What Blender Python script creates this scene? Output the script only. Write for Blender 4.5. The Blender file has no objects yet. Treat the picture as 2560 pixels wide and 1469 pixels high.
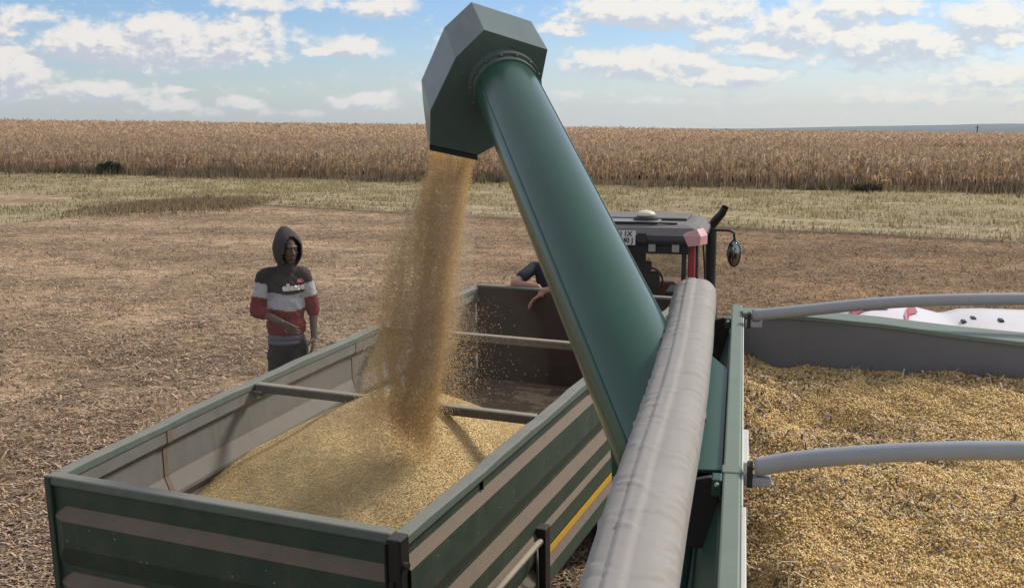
import bpy, bmesh, math, random
import numpy as np
from mathutils import Vector, Matrix
from mathutils.bvhtree import BVHTree

random.seed(7)
rng = np.random.default_rng(11)
S = bpy.context.scene
COL = S.collection

# ------------------------------------------------------------------ camera
F = 2600.0                      # focal length in photo pixels (photo 2560 wide)
PW, PH, HY = 2560.0, 1469.0, 318.0
CAMZ = 4.1
PITCH = math.atan((PH / 2 - HY) / F)
cam_d = bpy.data.cameras.new('camera')
cam = bpy.data.objects.new('camera', cam_d)
COL.objects.link(cam)
cam.location = (0, 0, CAMZ)
cam.rotation_euler = (math.pi / 2 - PITCH, 0, 0)
cam_d.sensor_width = 36
cam_d.lens = 36 * F / PW
cam_d.clip_start = 0.05
cam_d.clip_end = 20000
S.camera = cam

# ------------------------------------------------------------------ sun, view
SUN_EL, SUN_AZ = math.radians(39), math.radians(60)     # azimuth clockwise from +Y
sdir = Vector((math.sin(SUN_AZ) * math.cos(SUN_EL), math.cos(SUN_AZ) * math.cos(SUN_EL), math.sin(SUN_EL)))
sun_d = bpy.data.lights.new('sun', 'SUN')
sun_d.energy = 2.9
sun_d.angle = math.radians(11)
sun_d.color = (1.0, 0.93, 0.82)
sun = bpy.data.objects.new('sun', sun_d)
COL.objects.link(sun)
sun.rotation_euler = sdir.to_track_quat('Z', 'Y').to_euler()
sun.location = (0, 0, 60)
S.view_settings.view_transform = 'Standard'
S.view_settings.look = 'None'
S.view_settings.gamma = 1
S.view_settings.exposure = 0.35

# ------------------------------------------------------------------ node helpers
class NT:
    def __init__(s, tree):
        s.t = tree
        s.t.nodes.clear()
    def n(s, typ, **kw):
        nd = s.t.nodes.new(typ)
        for k, v in kw.items():
            if k.startswith('i_'):
                key = k[2:]
                nd.inputs[int(key) if key.isdigit() else key.replace('_', ' ')].default_value = v
            else:
                setattr(nd, k, v)
        return nd
    def l(s, a, b):
        s.t.links.new(a, b)
    def val(s, sock, v):
        if isinstance(v, (int, float, tuple, list)):
            sock.default_value = v
        else:
            s.l(v, sock)
    def m(s, op, a, b=0.0, c=None, clamp=False):
        nd = s.t.nodes.new('ShaderNodeMath')
        nd.operation = op
        nd.use_clamp = clamp
        s.val(nd.inputs[0], a)
        s.val(nd.inputs[1], b)
        if c is not None:
            s.val(nd.inputs[2], c)
        return nd.outputs[0]
    def step(s, x, lo, hi):
        nd = s.t.nodes.new('ShaderNodeMapRange')
        nd.interpolation_type = 'SMOOTHSTEP'
        s.val(nd.inputs[0], x)
        nd.inputs[1].default_value = lo
        nd.inputs[2].default_value = hi
        return nd.outputs[0]
    def mix(s, f, a, b, mode='MIX'):
        nd = s.t.nodes.new('ShaderNodeMix')
        nd.data_type = 'RGBA'
        nd.blend_type = mode
        s.val(nd.inputs[0], f)
        for sk, v in ((nd.inputs[6], a), (nd.inputs[7], b)):
            if isinstance(v, (tuple, list)):
                sk.default_value = (v[0], v[1], v[2], 1)
            else:
                s.l(v, sk)
        return nd.outputs[2]
    def noise(s, vec, scale, detail=4, rough=0.55, dist=0.0):
        nd = s.n('ShaderNodeTexNoise')
        nd.inputs['Scale'].default_value = scale
        nd.inputs['Detail'].default_value = detail
        nd.inputs['Roughness'].default_value = rough
        nd.inputs['Distortion'].default_value = dist
        if vec is not None:
            s.l(vec, nd.inputs['Vector'])
        return nd.outputs['Fac']

# ------------------------------------------------------------------ world: Nishita sky with cumulus
world = bpy.data.worlds.new('World')
S.world = world
world.use_nodes = True
w = NT(world.node_tree)
sky = w.n('ShaderNodeTexSky')
sky.sky_type = 'NISHITA'
sky.sun_disc = False
sky.sun_elevation = SUN_EL
sky.sun_rotation = SUN_AZ
sky.air_density = 1.0
sky.dust_density = 0.6
sky.ozone_density = 2.0
geo = w.n('ShaderNodeTexCoord')
sep = w.n('ShaderNodeSeparateXYZ')
w.l(geo.outputs['Generated'], sep.inputs[0])
yabs = w.m('MAXIMUM', w.m('ABSOLUTE', sep.outputs[1]), 0.15)
ca = w.m('DIVIDE', sep.outputs[0], yabs)
ce = w.m('DIVIDE', sep.outputs[2], yabs)
# where the cumulus stand: (photo x, photo y, half width, half height, weight)
BLOBS = [(430, 118, 330, 66, 1.0), (590, 95, 120, 60, .5), (40, 190, 130, 66, 1.0), (20, 90, 110, 40, .55), (120, 52, 90, 26, .6),
         (290, 232, 150, 30, .7), (430, 228, 70, 9, .6), (440, 266, 80, 22, .75), (610, 262, 60, 20, .8), (520, 280, 170, 14, .5),
         (905, 128, 75, 28, .85), (800, 138, 55, 11, .75), (930, 256, 95, 24, .75), (700, 22, 170, 22, .6), (960, 32, 90, 30, .8),
         (700, 60, 25, 25, .5), (680, 112, 60, 16, .5),
         (1640, 42, 250, 40, 1.0), (1400, 84, 70, 17, .8), (1610, 165, 190, 40, .95), (1790, 196, 170, 26, .85),
         (1830, 92, 140, 30, .8), (1985, 92, 120, 60, 1.0), (1900, 130, 180, 26, .8), (2200, 118, 230, 60, .95), (2120, 35, 170, 34, .9),
         (2460, 70, 160, 60, .9), (2450, 185, 170, 34, .8), (2250, 165, 220, 26, .6), (1400, 240, 60, 14, .6), (1700, 255, 200, 12, .3),
         (2300, 250, 300, 22, .35), (780, 285, 60, 10, .5)]
def cloud_field(a, e):
    tot = None
    for (bx, by, rx, ry, wt) in BLOBS:
        a0, e0 = (bx - 1280) / F, (HY - by) / F
        da = w.m('DIVIDE', w.m('SUBTRACT', a, a0), rx / F * 1.28)
        de = w.m('DIVIDE', w.m('SUBTRACT', e, e0), ry / F * 1.3)
        r2 = w.m('ADD', w.m('MULTIPLY', da, da), w.m('MULTIPLY', de, de))
        g = w.m('MULTIPLY', w.m('SUBTRACT', 1.0, r2, clamp=True), wt)
        tot = g if tot is None else w.m('MAXIMUM', tot, g)
    # elsewhere in the sky: an even scatter, away from the strip described above
    away = w.step(e, 0.13, 0.22)
    back = w.step(sep.outputs[1], 0.2, -0.1)
    tot = w.m('MAXIMUM', tot, w.m('MULTIPLY', w.m('MAXIMUM', away, back), 0.42))
    cv = w.n('ShaderNodeCombineXYZ')
    w.l(a, cv.inputs[0])
    w.l(w.m('MULTIPLY', e, 1.7), cv.inputs[1])
    n1 = w.noise(cv.outputs[0], 26.0, 9, 0.64, 0.3)
    n2 = w.noise(cv.outputs[0], 75.0, 6, 0.6, 0.2)
    nn = w.m('ADD', w.m('MULTIPLY', n1, 0.66), w.m('MULTIPLY', n2, 0.34))
    return w.m('ADD', w.m('MULTIPLY', tot, 0.72), w.m('MULTIPLY', w.m('SUBTRACT', nn, 0.5), 2.3))
D0 = cloud_field(ca, ce)
D1 = cloud_field(w.m('ADD', ca, 0.007), w.m('ADD', ce, 0.010))
alpha = w.m('MULTIPLY', w.step(D0, 0.03, 0.50), w.step(ce, 0.0, 0.02))
rim = w.m('ADD', 0.46, w.m('MULTIPLY', w.m('SUBTRACT', D0, D1), 2.4), clamp=True)
thick = w.step(D0, 0.35, 0.95)
lit = w.m('SUBTRACT', rim, w.m('MULTIPLY', thick, 0.30), clamp=True)
right = w.step(ca, -0.35, 0.5)
cgrey = w.mix(right, (0.45, 0.475, 0.54), (0.50, 0.55, 0.61))
cwhite = w.mix(right, (0.74, 0.695, 0.65), (0.80, 0.76, 0.68))
ccol = w.mix(w.step(lit, -0.05, 0.80), cgrey, cwhite)
bg1 = w.n('ShaderNodeBackground')
# thin bright haze low over the horizon, warmer towards the sun
hz = w.m('MULTIPLY', w.step(ce, 0.085, 0.0), w.m('ADD', 0.24, w.m('MULTIPLY', right, 0.44)))
hs = w.n('ShaderNodeHueSaturation')
hs.inputs['Saturation'].default_value = 1.25
w.l(sky.outputs[0], hs.inputs['Color'])
w.l(w.mix(1.0, hs.outputs[0], (0.82, 0.89, 1.10), 'MULTIPLY'), bg1.inputs[0])
bg1.inputs[1].default_value = 0.098
bg2 = w.n('ShaderNodeBackground')
w.l(ccol, bg2.inputs[0])
bg2.inputs[1].default_value = 1.0
bg3 = w.n('ShaderNodeBackground')
w.l(w.mix(right, (0.56, 0.64, 0.69), (0.70, 0.70, 0.66)), bg3.inputs[0])
mxh = w.n('ShaderNodeMixShader')
w.l(hz, mxh.inputs[0]); w.l(bg1.outputs[0], mxh.inputs[1]); w.l(bg3.outputs[0], mxh.inputs[2])
mx = w.n('ShaderNodeMixShader')
w.l(w.m('MULTIPLY', alpha, 0.93), mx.inputs[0]); w.l(mxh.outputs[0], mx.inputs[1]); w.l(bg2.outputs[0], mx.inputs[2])
out = w.n('ShaderNodeOutputWorld')
w.l(mx.outputs[0], out.inputs[0])

# ------------------------------------------------------------------ materials
def mat(name, color=(0.5, 0.5, 0.5), rough=0.6, metal=0.0, var=0.25, vscale=8.0, bump=0.0, bscale=60.0,
        attr=None, dust=None, dustmin=0.15, spec=0.5, coat=0.0, specks=None, chips=None, spots=None, spotscale=6.0, spotthr=0.62, fine=0.0, finescale=150.0, streak=None):
    m = bpy.data.materials.new(name)
    m.use_nodes = True
    t = NT(m.node_tree)
    o = t.n('ShaderNodeOutputMaterial')
    b = t.n('ShaderNodeBsdfPrincipled')
    t.l(b.outputs[0], o.inputs[0])
    tc = t.n('ShaderNodeTexCoord').outputs['Object']
    if attr:
        a = t.n('ShaderNodeAttribute', attribute_name=attr)
        c = a.outputs['Color']
    else:
        rgb = t.n('ShaderNodeRGB')
        rgb.outputs[0].default_value = (*color, 1)
        c = rgb.outputs[0]
    if var:
        nz = t.noise(tc, vscale, 6, 0.62)
        k = t.m('ADD', 1.0 - var, t.m('MULTIPLY', nz, 2 * var))
        cc = t.n('ShaderNodeCombineColor')
        for i in range(3):
            t.l(k, cc.inputs[i])
        c = t.mix(1.0, c, cc.outputs[0], 'MULTIPLY')
    if fine:
        nz = t.noise(tc, finescale, 3, 0.6)
        k = t.m('ADD', 1.0 - fine, t.m('MULTIPLY', nz, 2 * fine))
        cc = t.n('ShaderNodeCombineColor')
        for i in range(3):
            t.l(k, cc.inputs[i])
        c = t.mix(1.0, c, cc.outputs[0], 'MULTIPLY')
    if spots:
        nz = t.noise(tc, spotscale, 7, 0.7)
        c = t.mix(t.m('MULTIPLY', t.step(nz, spotthr, spotthr + 0.08), 0.85), c, spots)
    if streak:
        mp = t.n('ShaderNodeMapping')
        mp.inputs['Scale'].default_value = streak[1]
        t.l(tc, mp.inputs[0])
        nz = t.noise(mp.outputs[0], 1.0, 5, 0.6)
        c = t.mix(t.m('MULTIPLY', t.step(nz, 0.55, 0.72), streak[2]), c, streak[0])
    if chips:
        nz = t.noise(tc, chips[1], 3, 0.5)
        nz2 = t.noise(tc, chips[1] * 0.12, 3, 0.6)
        c = t.mix(t.m('MULTIPLY', t.step(nz, chips[2], chips[2] + 0.03), t.step(nz2, 0.45, 0.6)), c, chips[0])
    if specks:
        vo = t.n('ShaderNodeTexVoronoi')
        vo.inputs['Scale'].default_value = specks[1]
        t.l(tc, vo.inputs['Vector'])
        vsep = t.n('ShaderNodeSeparateColor')
        t.l(vo.outputs['Color'], vsep.inputs[0])
        on = t.m('MULTIPLY', t.m('LESS_THAN', vo.outputs['Distance'], t.m('MULTIPLY', vsep.outputs[1], 0.11)), t.m('GREATER_THAN', vsep.outputs[0], specks[2]))
        c = t.mix(on, c, specks[0])
    rsock = None
    if dust:
        g = t.n('ShaderNodeNewGeometry')
        sp = t.n('ShaderNodeSeparateXYZ')
        t.l(g.outputs['Normal'], sp.inputs[0])
        up = t.step(sp.outputs[2], 0.12, 0.55)
        nz = t.noise(tc, 5.0, 6, 0.7)
        nf = t.m('ADD', t.m('MULTIPLY', up, t.m('ADD', 0.55, t.m('MULTIPLY', nz, 0.7))), t.m('MULTIPLY', t.step(nz, 0.42, 0.8), dustmin), clamp=True)
        c = t.mix(nf, c, dust)
        rsock = t.m('ADD', rough, t.m('MULTIPLY', nf, 0.85 - rough))
    t.l(c, b.inputs['Base Color'])
    if rsock is not None:
        t.l(rsock, b.inputs['Roughness'])
    else:
        b.inputs['Roughness'].default_value = rough
    b.inputs['Metallic'].default_value = metal
    b.inputs['Specular IOR Level'].default_value = spec
    b.inputs['Coat Weight'].default_value = coat
    if bump:
        nz = t.noise(tc, bscale, 5, 0.6)
        bp = t.n('ShaderNodeBump')
        bp.inputs['Strength'].default_value = bump
        bp.inputs['Distance'].default_value = 0.01
        t.l(nz, bp.inputs['Height'])
        t.l(bp.outputs[0], b.inputs['Normal'])
    return m

DUST = (0.165, 0.122, 0.086)
M = {}
M['auger'] = mat('auger_green', (0.024, 0.074, 0.048), 0.22, var=0.2, vscale=2.5, spec=0.42, bump=0.025, bscale=6, spots=(0.04, 0.075, 0.05), spotscale=26, spotthr=0.67, chips=((0.13, 0.12, 0.085), 60, 0.72))
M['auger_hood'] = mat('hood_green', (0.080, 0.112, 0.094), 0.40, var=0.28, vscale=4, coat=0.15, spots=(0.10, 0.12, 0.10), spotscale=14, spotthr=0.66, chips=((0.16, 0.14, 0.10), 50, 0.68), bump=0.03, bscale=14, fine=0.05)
M['combine_green'] = mat('combine_green', (0.022, 0.075, 0.052), 0.45, var=0.15, vscale=5, bump=0.03)
M['rail_green'] = mat('rail_green', (0.150, 0.195, 0.150), 0.55, var=0.16, vscale=7, bump=0.05, bscale=40, spots=(0.30, 0.30, 0.25), spotscale=9, spotthr=0.66)
M['rail_light'] = mat('rail_light', (0.55, 0.55, 0.50), 0.55, var=0.12, spots=(0.25, 0.22, 0.18), spotscale=20, spotthr=0.66)
M['trailer_green'] = mat('trailer_green', (0.024, 0.048, 0.031), 0.55, specks=((0.42, 0.38, 0.30), 22.0, 0.80), chips=((0.10, 0.055, 0.03), 34, 0.66), var=0.3, vscale=5, dust=DUST, dustmin=0.22, spots=(0.12, 0.13, 0.11), spotscale=13, spotthr=0.68, bump=0.08, bscale=18,
                         streak=((0.07, 0.08, 0.06), (9.0, 9.0, 1.2), 0.35))
M['trailer_rail'] = mat('trailer_rail', (0.10, 0.13, 0.105), 0.6, var=0.3, vscale=9, dust=(0.20, 0.20, 0.17), dustmin=0.3, spots=(0.05, 0.05, 0.045), spotscale=24, spotthr=0.66)
M['trailer_inner'] = mat('trailer_inner', (0.150, 0.146, 0.134), 0.75, var=0.28, vscale=7, spots=(0.075, 0.052, 0.037), spotscale=9, spotthr=0.64, bump=0.1, bscale=25, dust=(0.20, 0.18, 0.155), dustmin=0.2,
                         streak=((0.09, 0.066, 0.05), (7.0, 7.0, 0.8), 0.45))
M['headboard'] = mat('rust_board', (0.050, 0.030, 0.022), 0.8, var=0.35, vscale=6, spots=(0.03, 0.028, 0.026), spotscale=5, spotthr=0.56, bump=0.1, bscale=20)
M['floor'] = mat('trailer_floor', (0.13, 0.085, 0.052), 0.8, var=0.35, vscale=4, spots=(0.36, 0.27, 0.15), spotscale=3.2, spotthr=0.5, bump=0.15)
M['black'] = mat('black_steel', (0.010, 0.010, 0.010), 0.5, var=0.2, dust=(0.05, 0.045, 0.04), dustmin=0.1)
M['yellow'] = mat('yellow_strip', (0.55, 0.30, 0.015), 0.5, var=0.15, vscale=15)
M['bar'] = mat('cross_bar_steel', (0.085, 0.075, 0.060), 0.65, var=0.25, vscale=10, dust=(0.30, 0.26, 0.20), dustmin=0.2)
M['rubber'] = mat('rubber', (0.022, 0.021, 0.020), 0.85, var=0.3, bump=0.2)
M['rim'] = mat('rim_steel', (0.30, 0.28, 0.24), 0.5, var=0.2)
M['steel'] = mat('bare_steel', (0.55, 0.56, 0.56), 0.3, metal=0.8, var=0.15)
M['tarp'] = mat('tarp_vinyl', (0.315, 0.298, 0.280), 0.40, var=0.10, vscale=6, bump=0.06, bscale=26, dust=(0.275, 0.255, 0.23), dustmin=0.15, fine=0.07, finescale=420, chips=((0.16, 0.14, 0.12), 30, 0.66))
M['pipe'] = mat('grey_pipe', (0.30, 0.31, 0.32), 0.5, var=0.12, vscale=9, bump=0.04, spots=(0.2, 0.18, 0.15), spotscale=22, spotthr=0.68)
M['tank_grey'] = mat('tank_grey', (0.165, 0.165, 0.17), 0.6, var=0.10, vscale=5, spots=(0.11, 0.11, 0.11), spotscale=8, spotthr=0.68)
M['white_roof'] = mat('cab_white', (0.74, 0.68, 0.66), 0.35, var=0.06, coat=0.3)
M['roof_red'] = mat('roof_red', (0.40, 0.06, 0.08), 0.4, var=0.1)
M['tractor_red'] = mat('tractor_red', (0.33, 0.035, 0.035), 0.4, var=0.15, coat=0.2, dust=(0.2, 0.13, 0.1), dustmin=0.1)
M['tractor_pink'] = mat('sun_bleached_red', (0.55, 0.30, 0.29), 0.45, var=0.12)
M['tractor_roof'] = mat('tractor_roof', (0.048, 0.046, 0.050), 0.5, var=0.2, dust=(0.17, 0.155, 0.15), dustmin=0.1)
M['roof_panel'] = mat('roof_panel', (0.20, 0.195, 0.205), 0.45, var=0.2)
M['cream'] = mat('beacon_cream', (0.66, 0.60, 0.46), 0.4, var=0.08)
M['white'] = mat('plate_white', (0.62, 0.62, 0.60), 0.45, var=0.1)
M['lamp'] = mat('lamp_glass', (0.30, 0.28, 0.25), 0.2, var=0.15)
M['dark_plastic'] = mat('dark_plastic', (0.018, 0.022, 0.024), 0.5, var=0.2)
M['seat'] = mat('seat_teal', (0.020, 0.040, 0.042), 0.6, var=0.25)
M['mirror_glass'] = mat('mirror_glass', (0.25, 0.28, 0.26), 0.05, metal=1.0, var=0.3, vscale=14)
M['hub'] = mat('hub_red', (0.25, 0.05, 0.04), 0.6, var=0.2)
def glass_mat():
    m = bpy.data.materials.new('cab_glass')
    m.use_nodes = True
    t = NT(m.node_tree)
    o = t.n('ShaderNodeOutputMaterial')
    tr = t.n('ShaderNodeBsdfTransparent')
    tr.inputs[0].default_value = (0.95, 0.97, 0.95, 1)
    gl = t.n('ShaderNodeBsdfGlossy')
    gl.inputs['Roughness'].default_value = 0.04
    fr = t.n('ShaderNodeFresnel')
    fr.inputs[0].default_value = 1.5
    mxx = t.n('ShaderNodeMixShader')
    t.l(t.m('ADD', fr.outputs[0], 0.06), mxx.inputs[0])
    t.l(tr.outputs[0], mxx.inputs[1]); t.l(gl.outputs[0], mxx.inputs[2]); t.l(mxx.outputs[0], o.inputs[0])
    return m
M['glass'] = glass_mat()
M['skin_dark'] = mat('skin_dark', (0.085, 0.050, 0.037), 0.5, var=0.15, vscale=20)
M['skin_tan'] = mat('skin_tan', (0.36, 0.185, 0.135), 0.5, var=0.12, vscale=18)
M['eye_white'] = mat('eye_white', (0.22, 0.19, 0.16), 0.3, var=0.05)
M['hoodie'] = mat('hoodie_cloth', attr='Col', rough=0.9, var=0.16, vscale=22, bump=0.25, bscale=30, fine=0.08, finescale=200)
M['hood_cloth'] = mat('hood_cloth', (0.046, 0.039, 0.037), 0.9, var=0.2, vscale=15, bump=0.15)
M['trousers'] = mat('trousers_cloth', (0.018, 0.016, 0.016), 0.9, var=0.3, vscale=12, bump=0.3, bscale=25, spots=(0.10, 0.09, 0.08), spotscale=26, spotthr=0.7)
M['shirt_hem'] = mat('shirt_hem', (0.105, 0.115, 0.135), 0.9, var=0.15)
M['shirt_navy'] = mat('shirt_navy', (0.022, 0.025, 0.036), 0.9, var=0.3, vscale=16)
M['letter_white'] = mat('letter_white', (0.74, 0.74, 0.72), 0.7, var=0.05)
M['logo_pink'] = mat('logo_pink', (0.52, 0.10, 0.14), 0.7, var=0.08)
M['grain'] = mat('grain', attr='Col', rough=0.55, var=0.12, vscale=9, spec=0.35)
M['grain_bed'] = mat('grain_bed', attr='Col', rough=0.75, var=0.25, vscale=14, bump=1.0, bscale=120, fine=0.45, finescale=160)
M['straw'] = mat('straw', attr='Col', rough=0.8, var=0.0)
M['wood'] = mat('weathered_wood', (0.08, 0.07, 0.06), 0.9)

def leaf_mat(name, k=0.45):
    m = bpy.data.materials.new(name)
    m.use_nodes = True
    t = NT(m.node_tree)
    o = t.n('ShaderNodeOutputMaterial')
    c = t.n('ShaderNodeAttribute', attribute_name='Col').outputs['Color']
    d = t.n('ShaderNodeBsdfDiffuse'); tr = t.n('ShaderNodeBsdfTranslucent')
    t.l(c, d.inputs[0]); t.l(c, tr.inputs[0])
    x = t.n('ShaderNodeMixShader')
    x.inputs[0].default_value = k
    t.l(d.outputs[0], x.inputs[1]); t.l(tr.outputs[0], x.inputs[2]); t.l(x.outputs[0], o.inputs[0])
    return m
M['leaf'] = leaf_mat('dry_leaf')
M['bushleaf'] = leaf_mat('bush_leaf', 0.3)
M['grain_air'] = leaf_mat('falling_grain', 0.35)
def ground_mat():
    m = bpy.data.materials.new('field_ground')
    m.use_nodes = True
    t = NT(m.node_tree)
    o = t.n('ShaderNodeOutputMaterial')
    b = t.n('ShaderNodeBsdfPrincipled')
    t.l(b.outputs[0], o.inputs[0])
    tc = t.n('ShaderNodeTexCoord').outputs['Object']
    c = t.n('ShaderNodeAttribute', attribute_name='Col').outputs['Color']
    mp = t.n('ShaderNodeMapping')
    mp.inputs['Rotation'].default_value = (0, 0, math.radians(-14))
    mp.inputs['Scale'].default_value = (0.8, 1.0, 1.0)
    t.l(tc, mp.inputs[0])
    n1 = t.noise(mp.outputs[0], 1.1, 6, 0.66, 0.4)
    n2 = t.noise(tc, 7.0, 6, 0.68)
    n3 = t.noise(tc, 26.0, 4, 0.65)
    n4 = t.noise(mp.outputs[0], 3.2, 6, 0.75, 0.8)
    k = t.m('ADD', t.m('ADD', t.m('MULTIPLY', n1, 0.55), t.m('MULTIPLY', n2, 1.0)), t.m('MULTIPLY', n3, 0.8))
    k = t.m('MAXIMUM', t.m('ADD', t.m('MULTIPLY', t.m('ADD', t.m('SUBTRACT', k, 1.175), t.m('MULTIPLY', t.m('SUBTRACT', n4, 0.5), 1.3)), 2.3), 1.04), 0.2)
    cc = t.n('ShaderNodeCombineColor')
    for i in range(3):
        t.l(k, cc.inputs[i])
    c2 = t.mix(1.0, c, cc.outputs[0], 'MULTIPLY')
    t.l(c2, b.inputs['Base Color'])
    b.inputs['Roughness'].default_value = 0.95
    b.inputs['Specular IOR Level'].default_value = 0.1
    bp = t.n('ShaderNodeBump')
    bp.inputs['Strength'].default_value = 0.8
    bp.inputs['Distance'].default_value = 0.08
    t.l(t.m('ADD', t.m('ADD', n2, n4), t.m('MULTIPLY', n3, 0.6)), bp.inputs['Height'])
    t.l(bp.outputs[0], b.inputs['Normal'])
    return m
M['ground'] = ground_mat()

# ------------------------------------------------------------------ object helpers
def tag(o, label=None, cat=None, group=None, kind=None):
    if label: o['label'] = label
    if cat: o['category'] = cat
    if group: o['group'] = group
    if kind: o['kind'] = kind
    return o
def empty(name, mw, label, cat, group=None):
    o = bpy.data.objects.new(name, None)
    o.empty_display_size = 0.2
    COL.objects.link(o)
    o.matrix_world = mw
    return tag(o, label, cat, group)
def link(name, me, m=None, parent=None, smooth=False, bevel=0.0, bseg=2):
    o = bpy.data.objects.new(name, me)
    COL.objects.link(o)
    if m is not None and len(me.materials) == 0:
        me.materials.append(m)
    if parent is not None:
        o.parent = parent
    if smooth:
        me.polygons.foreach_set('use_smooth', [True] * len(me.polygons))
    if bevel:
        md = o.modifiers.new('bevel', 'BEVEL')
        md.width = bevel
        md.segments = bseg
        md.limit_method = 'ANGLE'
        md.angle_limit = math.radians(40)
    return o
class MB:
    """collects shapes into one mesh"""
    def __init__(s):
        s.v, s.f = [], []
    def add(s, vs, fs):
        k = len(s.v)
        s.v += [tuple(v) for v in vs]
        s.f += [tuple(i + k for i in f) for f in fs]
        return s
    def box(s, x0, x1, y0, y1, z0, z1):
        vs = [(x, y, z) for z in (z0, z1) for y in (y0, y1) for x in (x0, x1)]
        return s.add(vs, [(0, 2, 3, 1), (4, 5, 7, 6), (0, 1, 5, 4), (2, 6, 7, 3), (0, 4, 6, 2), (1, 3, 7, 5)])
    def tube(s, path, r, n=16, caps=True):
        P = [Vector(p) for p in path]
        rs = r if isinstance(r, (list, tuple)) else [r] * len(P)
        vs, fs = [], []
        ref = None
        for i, p in enumerate(P):
            d = (P[min(i + 1, len(P) - 1)] - P[max(i - 1, 0)]).normalized()
            if ref is None:
                ref = Vector((0, 0, 1)) if abs(d.z) < 0.9 else Vector((1, 0, 0))
            a = d.cross(ref).normalized()
            b = a.cross(d).normalized()
            ref = b
            for k in range(n):
                an = 2 * math.pi * k / n
                vs.append(p + (a * math.cos(an) + b * math.sin(an)) * rs[i])
        for i in range(len(P) - 1):
            for k in range(n):
                fs.append((i * n + k, i * n + (k + 1) % n, (i + 1) * n + (k + 1) % n, (i + 1) * n + k))
        if caps:
            fs.append(tuple(reversed(range(n))))
            fs.append(tuple(range((len(P) - 1) * n, len(P) * n)))
        return s.add(vs, fs)
    def cone(s, p0, p1, r0, r1, n=14):
        """rounded cone (capsule)"""
        p0, p1 = Vector(p0), Vector(p1)
        d = (p1 - p0)
        L = d.length
        d = d.normalized() if L > 1e-6 else Vector((0, 0, 1))
        path, rs = [], []
        for q in (85, 65, 45, 22):
            q = math.radians(q)
            path.append(p0 - d * r0 * math.sin(q)); rs.append(r0 * math.cos(q))
        path.append(p0); rs.append(r0)
        if L > 1e-6:
            path.append(p1); rs.append(r1)
        for q in (22, 45, 65, 85):
            q = math.radians(q)
            path.append(p1 + d * r1 * math.sin(q)); rs.append(r1 * math.cos(q))
        return s.tube(path, rs, n)
    def chain(s, pts, rs, n=14):
        for i in range(len(pts) - 1):
            s.cone(pts[i], pts[i + 1], rs[i], rs[i + 1], n)
        return s
    def ell(s, c, r, rot=None, nu=20, nv=14):
        vs, fs = [], []
        c = Vector(c)
        for j in range(nv + 1):
            th = math.pi * (j + 0.001 if j == 0 else (j - 0.001 if j == nv else j)) / nv
            for i in range(nu):
                ph = 2 * math.pi * i / nu
                p = Vector((r[0] * math.sin(th) * math.cos(ph), r[1] * math.sin(th) * math.sin(ph), -r[2] * math.cos(th)))
                if rot is not None:
                    p = rot @ p
                vs.append(c + p)
        for j in range(nv):
            for i in range(nu):
                fs.append((j * nu + i, j * nu + (i + 1) % nu, (j + 1) * nu + (i + 1) % nu, (j + 1) * nu + i))
        fs.append(tuple(reversed(range(nu))))
        fs.append(tuple(range(nv * nu, nv * nu + nu)))
        return s.add(vs, fs)
    def mesh(s, name):
        me = bpy.data.meshes.new(name)
        me.from_pydata(s.v, [], s.f)
        me.update()
        return me
    def build(s, name, m=None, parent=None, smooth=False, bevel=0.0, bseg=2):
        return link(name, s.mesh(name), m, parent, smooth, bevel, bseg)
def loose_parts(o):
    """one object per connected piece, all under the same parent"""
    bm = bmesh.new(); bm.from_mesh(o.data)
    bm.verts.ensure_lookup_table()
    seen, comps = set(), []
    for v in bm.verts:
        if v.index in seen:
            continue
        stack, comp = [v], []
        seen.add(v.index)
        while stack:
            q = stack.pop(); comp.append(q.index)
            for e in q.link_edges:
                t = e.other_vert(q)
                if t.index not in seen:
                    seen.add(t.index); stack.append(t)
        comps.append(sorted(comp))
    bm.free()
    me0 = o.data
    sm = bool(me0.polygons[0].use_smooth)
    base = o.name.split('.')[0]
    par, m0 = o.parent, me0.materials[0]
    mods = [(m.width, m.segments) for m in o.modifiers if m.type == 'BEVEL']
    bpy.data.objects.remove(o)
    out_ = []
    for comp in comps:
        idx = {v: i for i, v in enumerate(comp)}
        me = bpy.data.meshes.new(base)
        me.from_pydata([tuple(me0.vertices[v].co) for v in comp], [], [tuple(idx[i] for i in p.vertices) for p in me0.polygons if p.vertices[0] in idx])
        me.update()
        out_.append(link(base, me, m0, par, sm, *(mods[0] if mods else (0,))))
    return out_
def np_mesh(name, verts, nper, cols=None):
    """verts (N*nper,3) -> N polygons of nper corners each; cols (N,3) per polygon"""
    n = len(verts) // nper
    me = bpy.data.meshes.new(name)
    me.vertices.add(len(verts))
    me.vertices.foreach_set('co', np.asarray(verts, np.float32).ravel())
    me.loops.add(n * nper)
    me.loops.foreach_set('vertex_index', np.arange(n * nper, dtype=np.int32))
    me.polygons.add(n)
    me.polygons.foreach_set('loop_start', np.arange(0, n * nper, nper, dtype=np.int32))
    me.update(calc_edges=True)
    if cols is not None:
        a = me.attributes.new('Col', 'FLOAT_COLOR', 'POINT')
        cc = np.ones((len(verts), 4), np.float32)
        cc[:, :3] = np.repeat(cols, nper, 0)
        a.data.foreach_set('color', cc.ravel())
    return me
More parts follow.
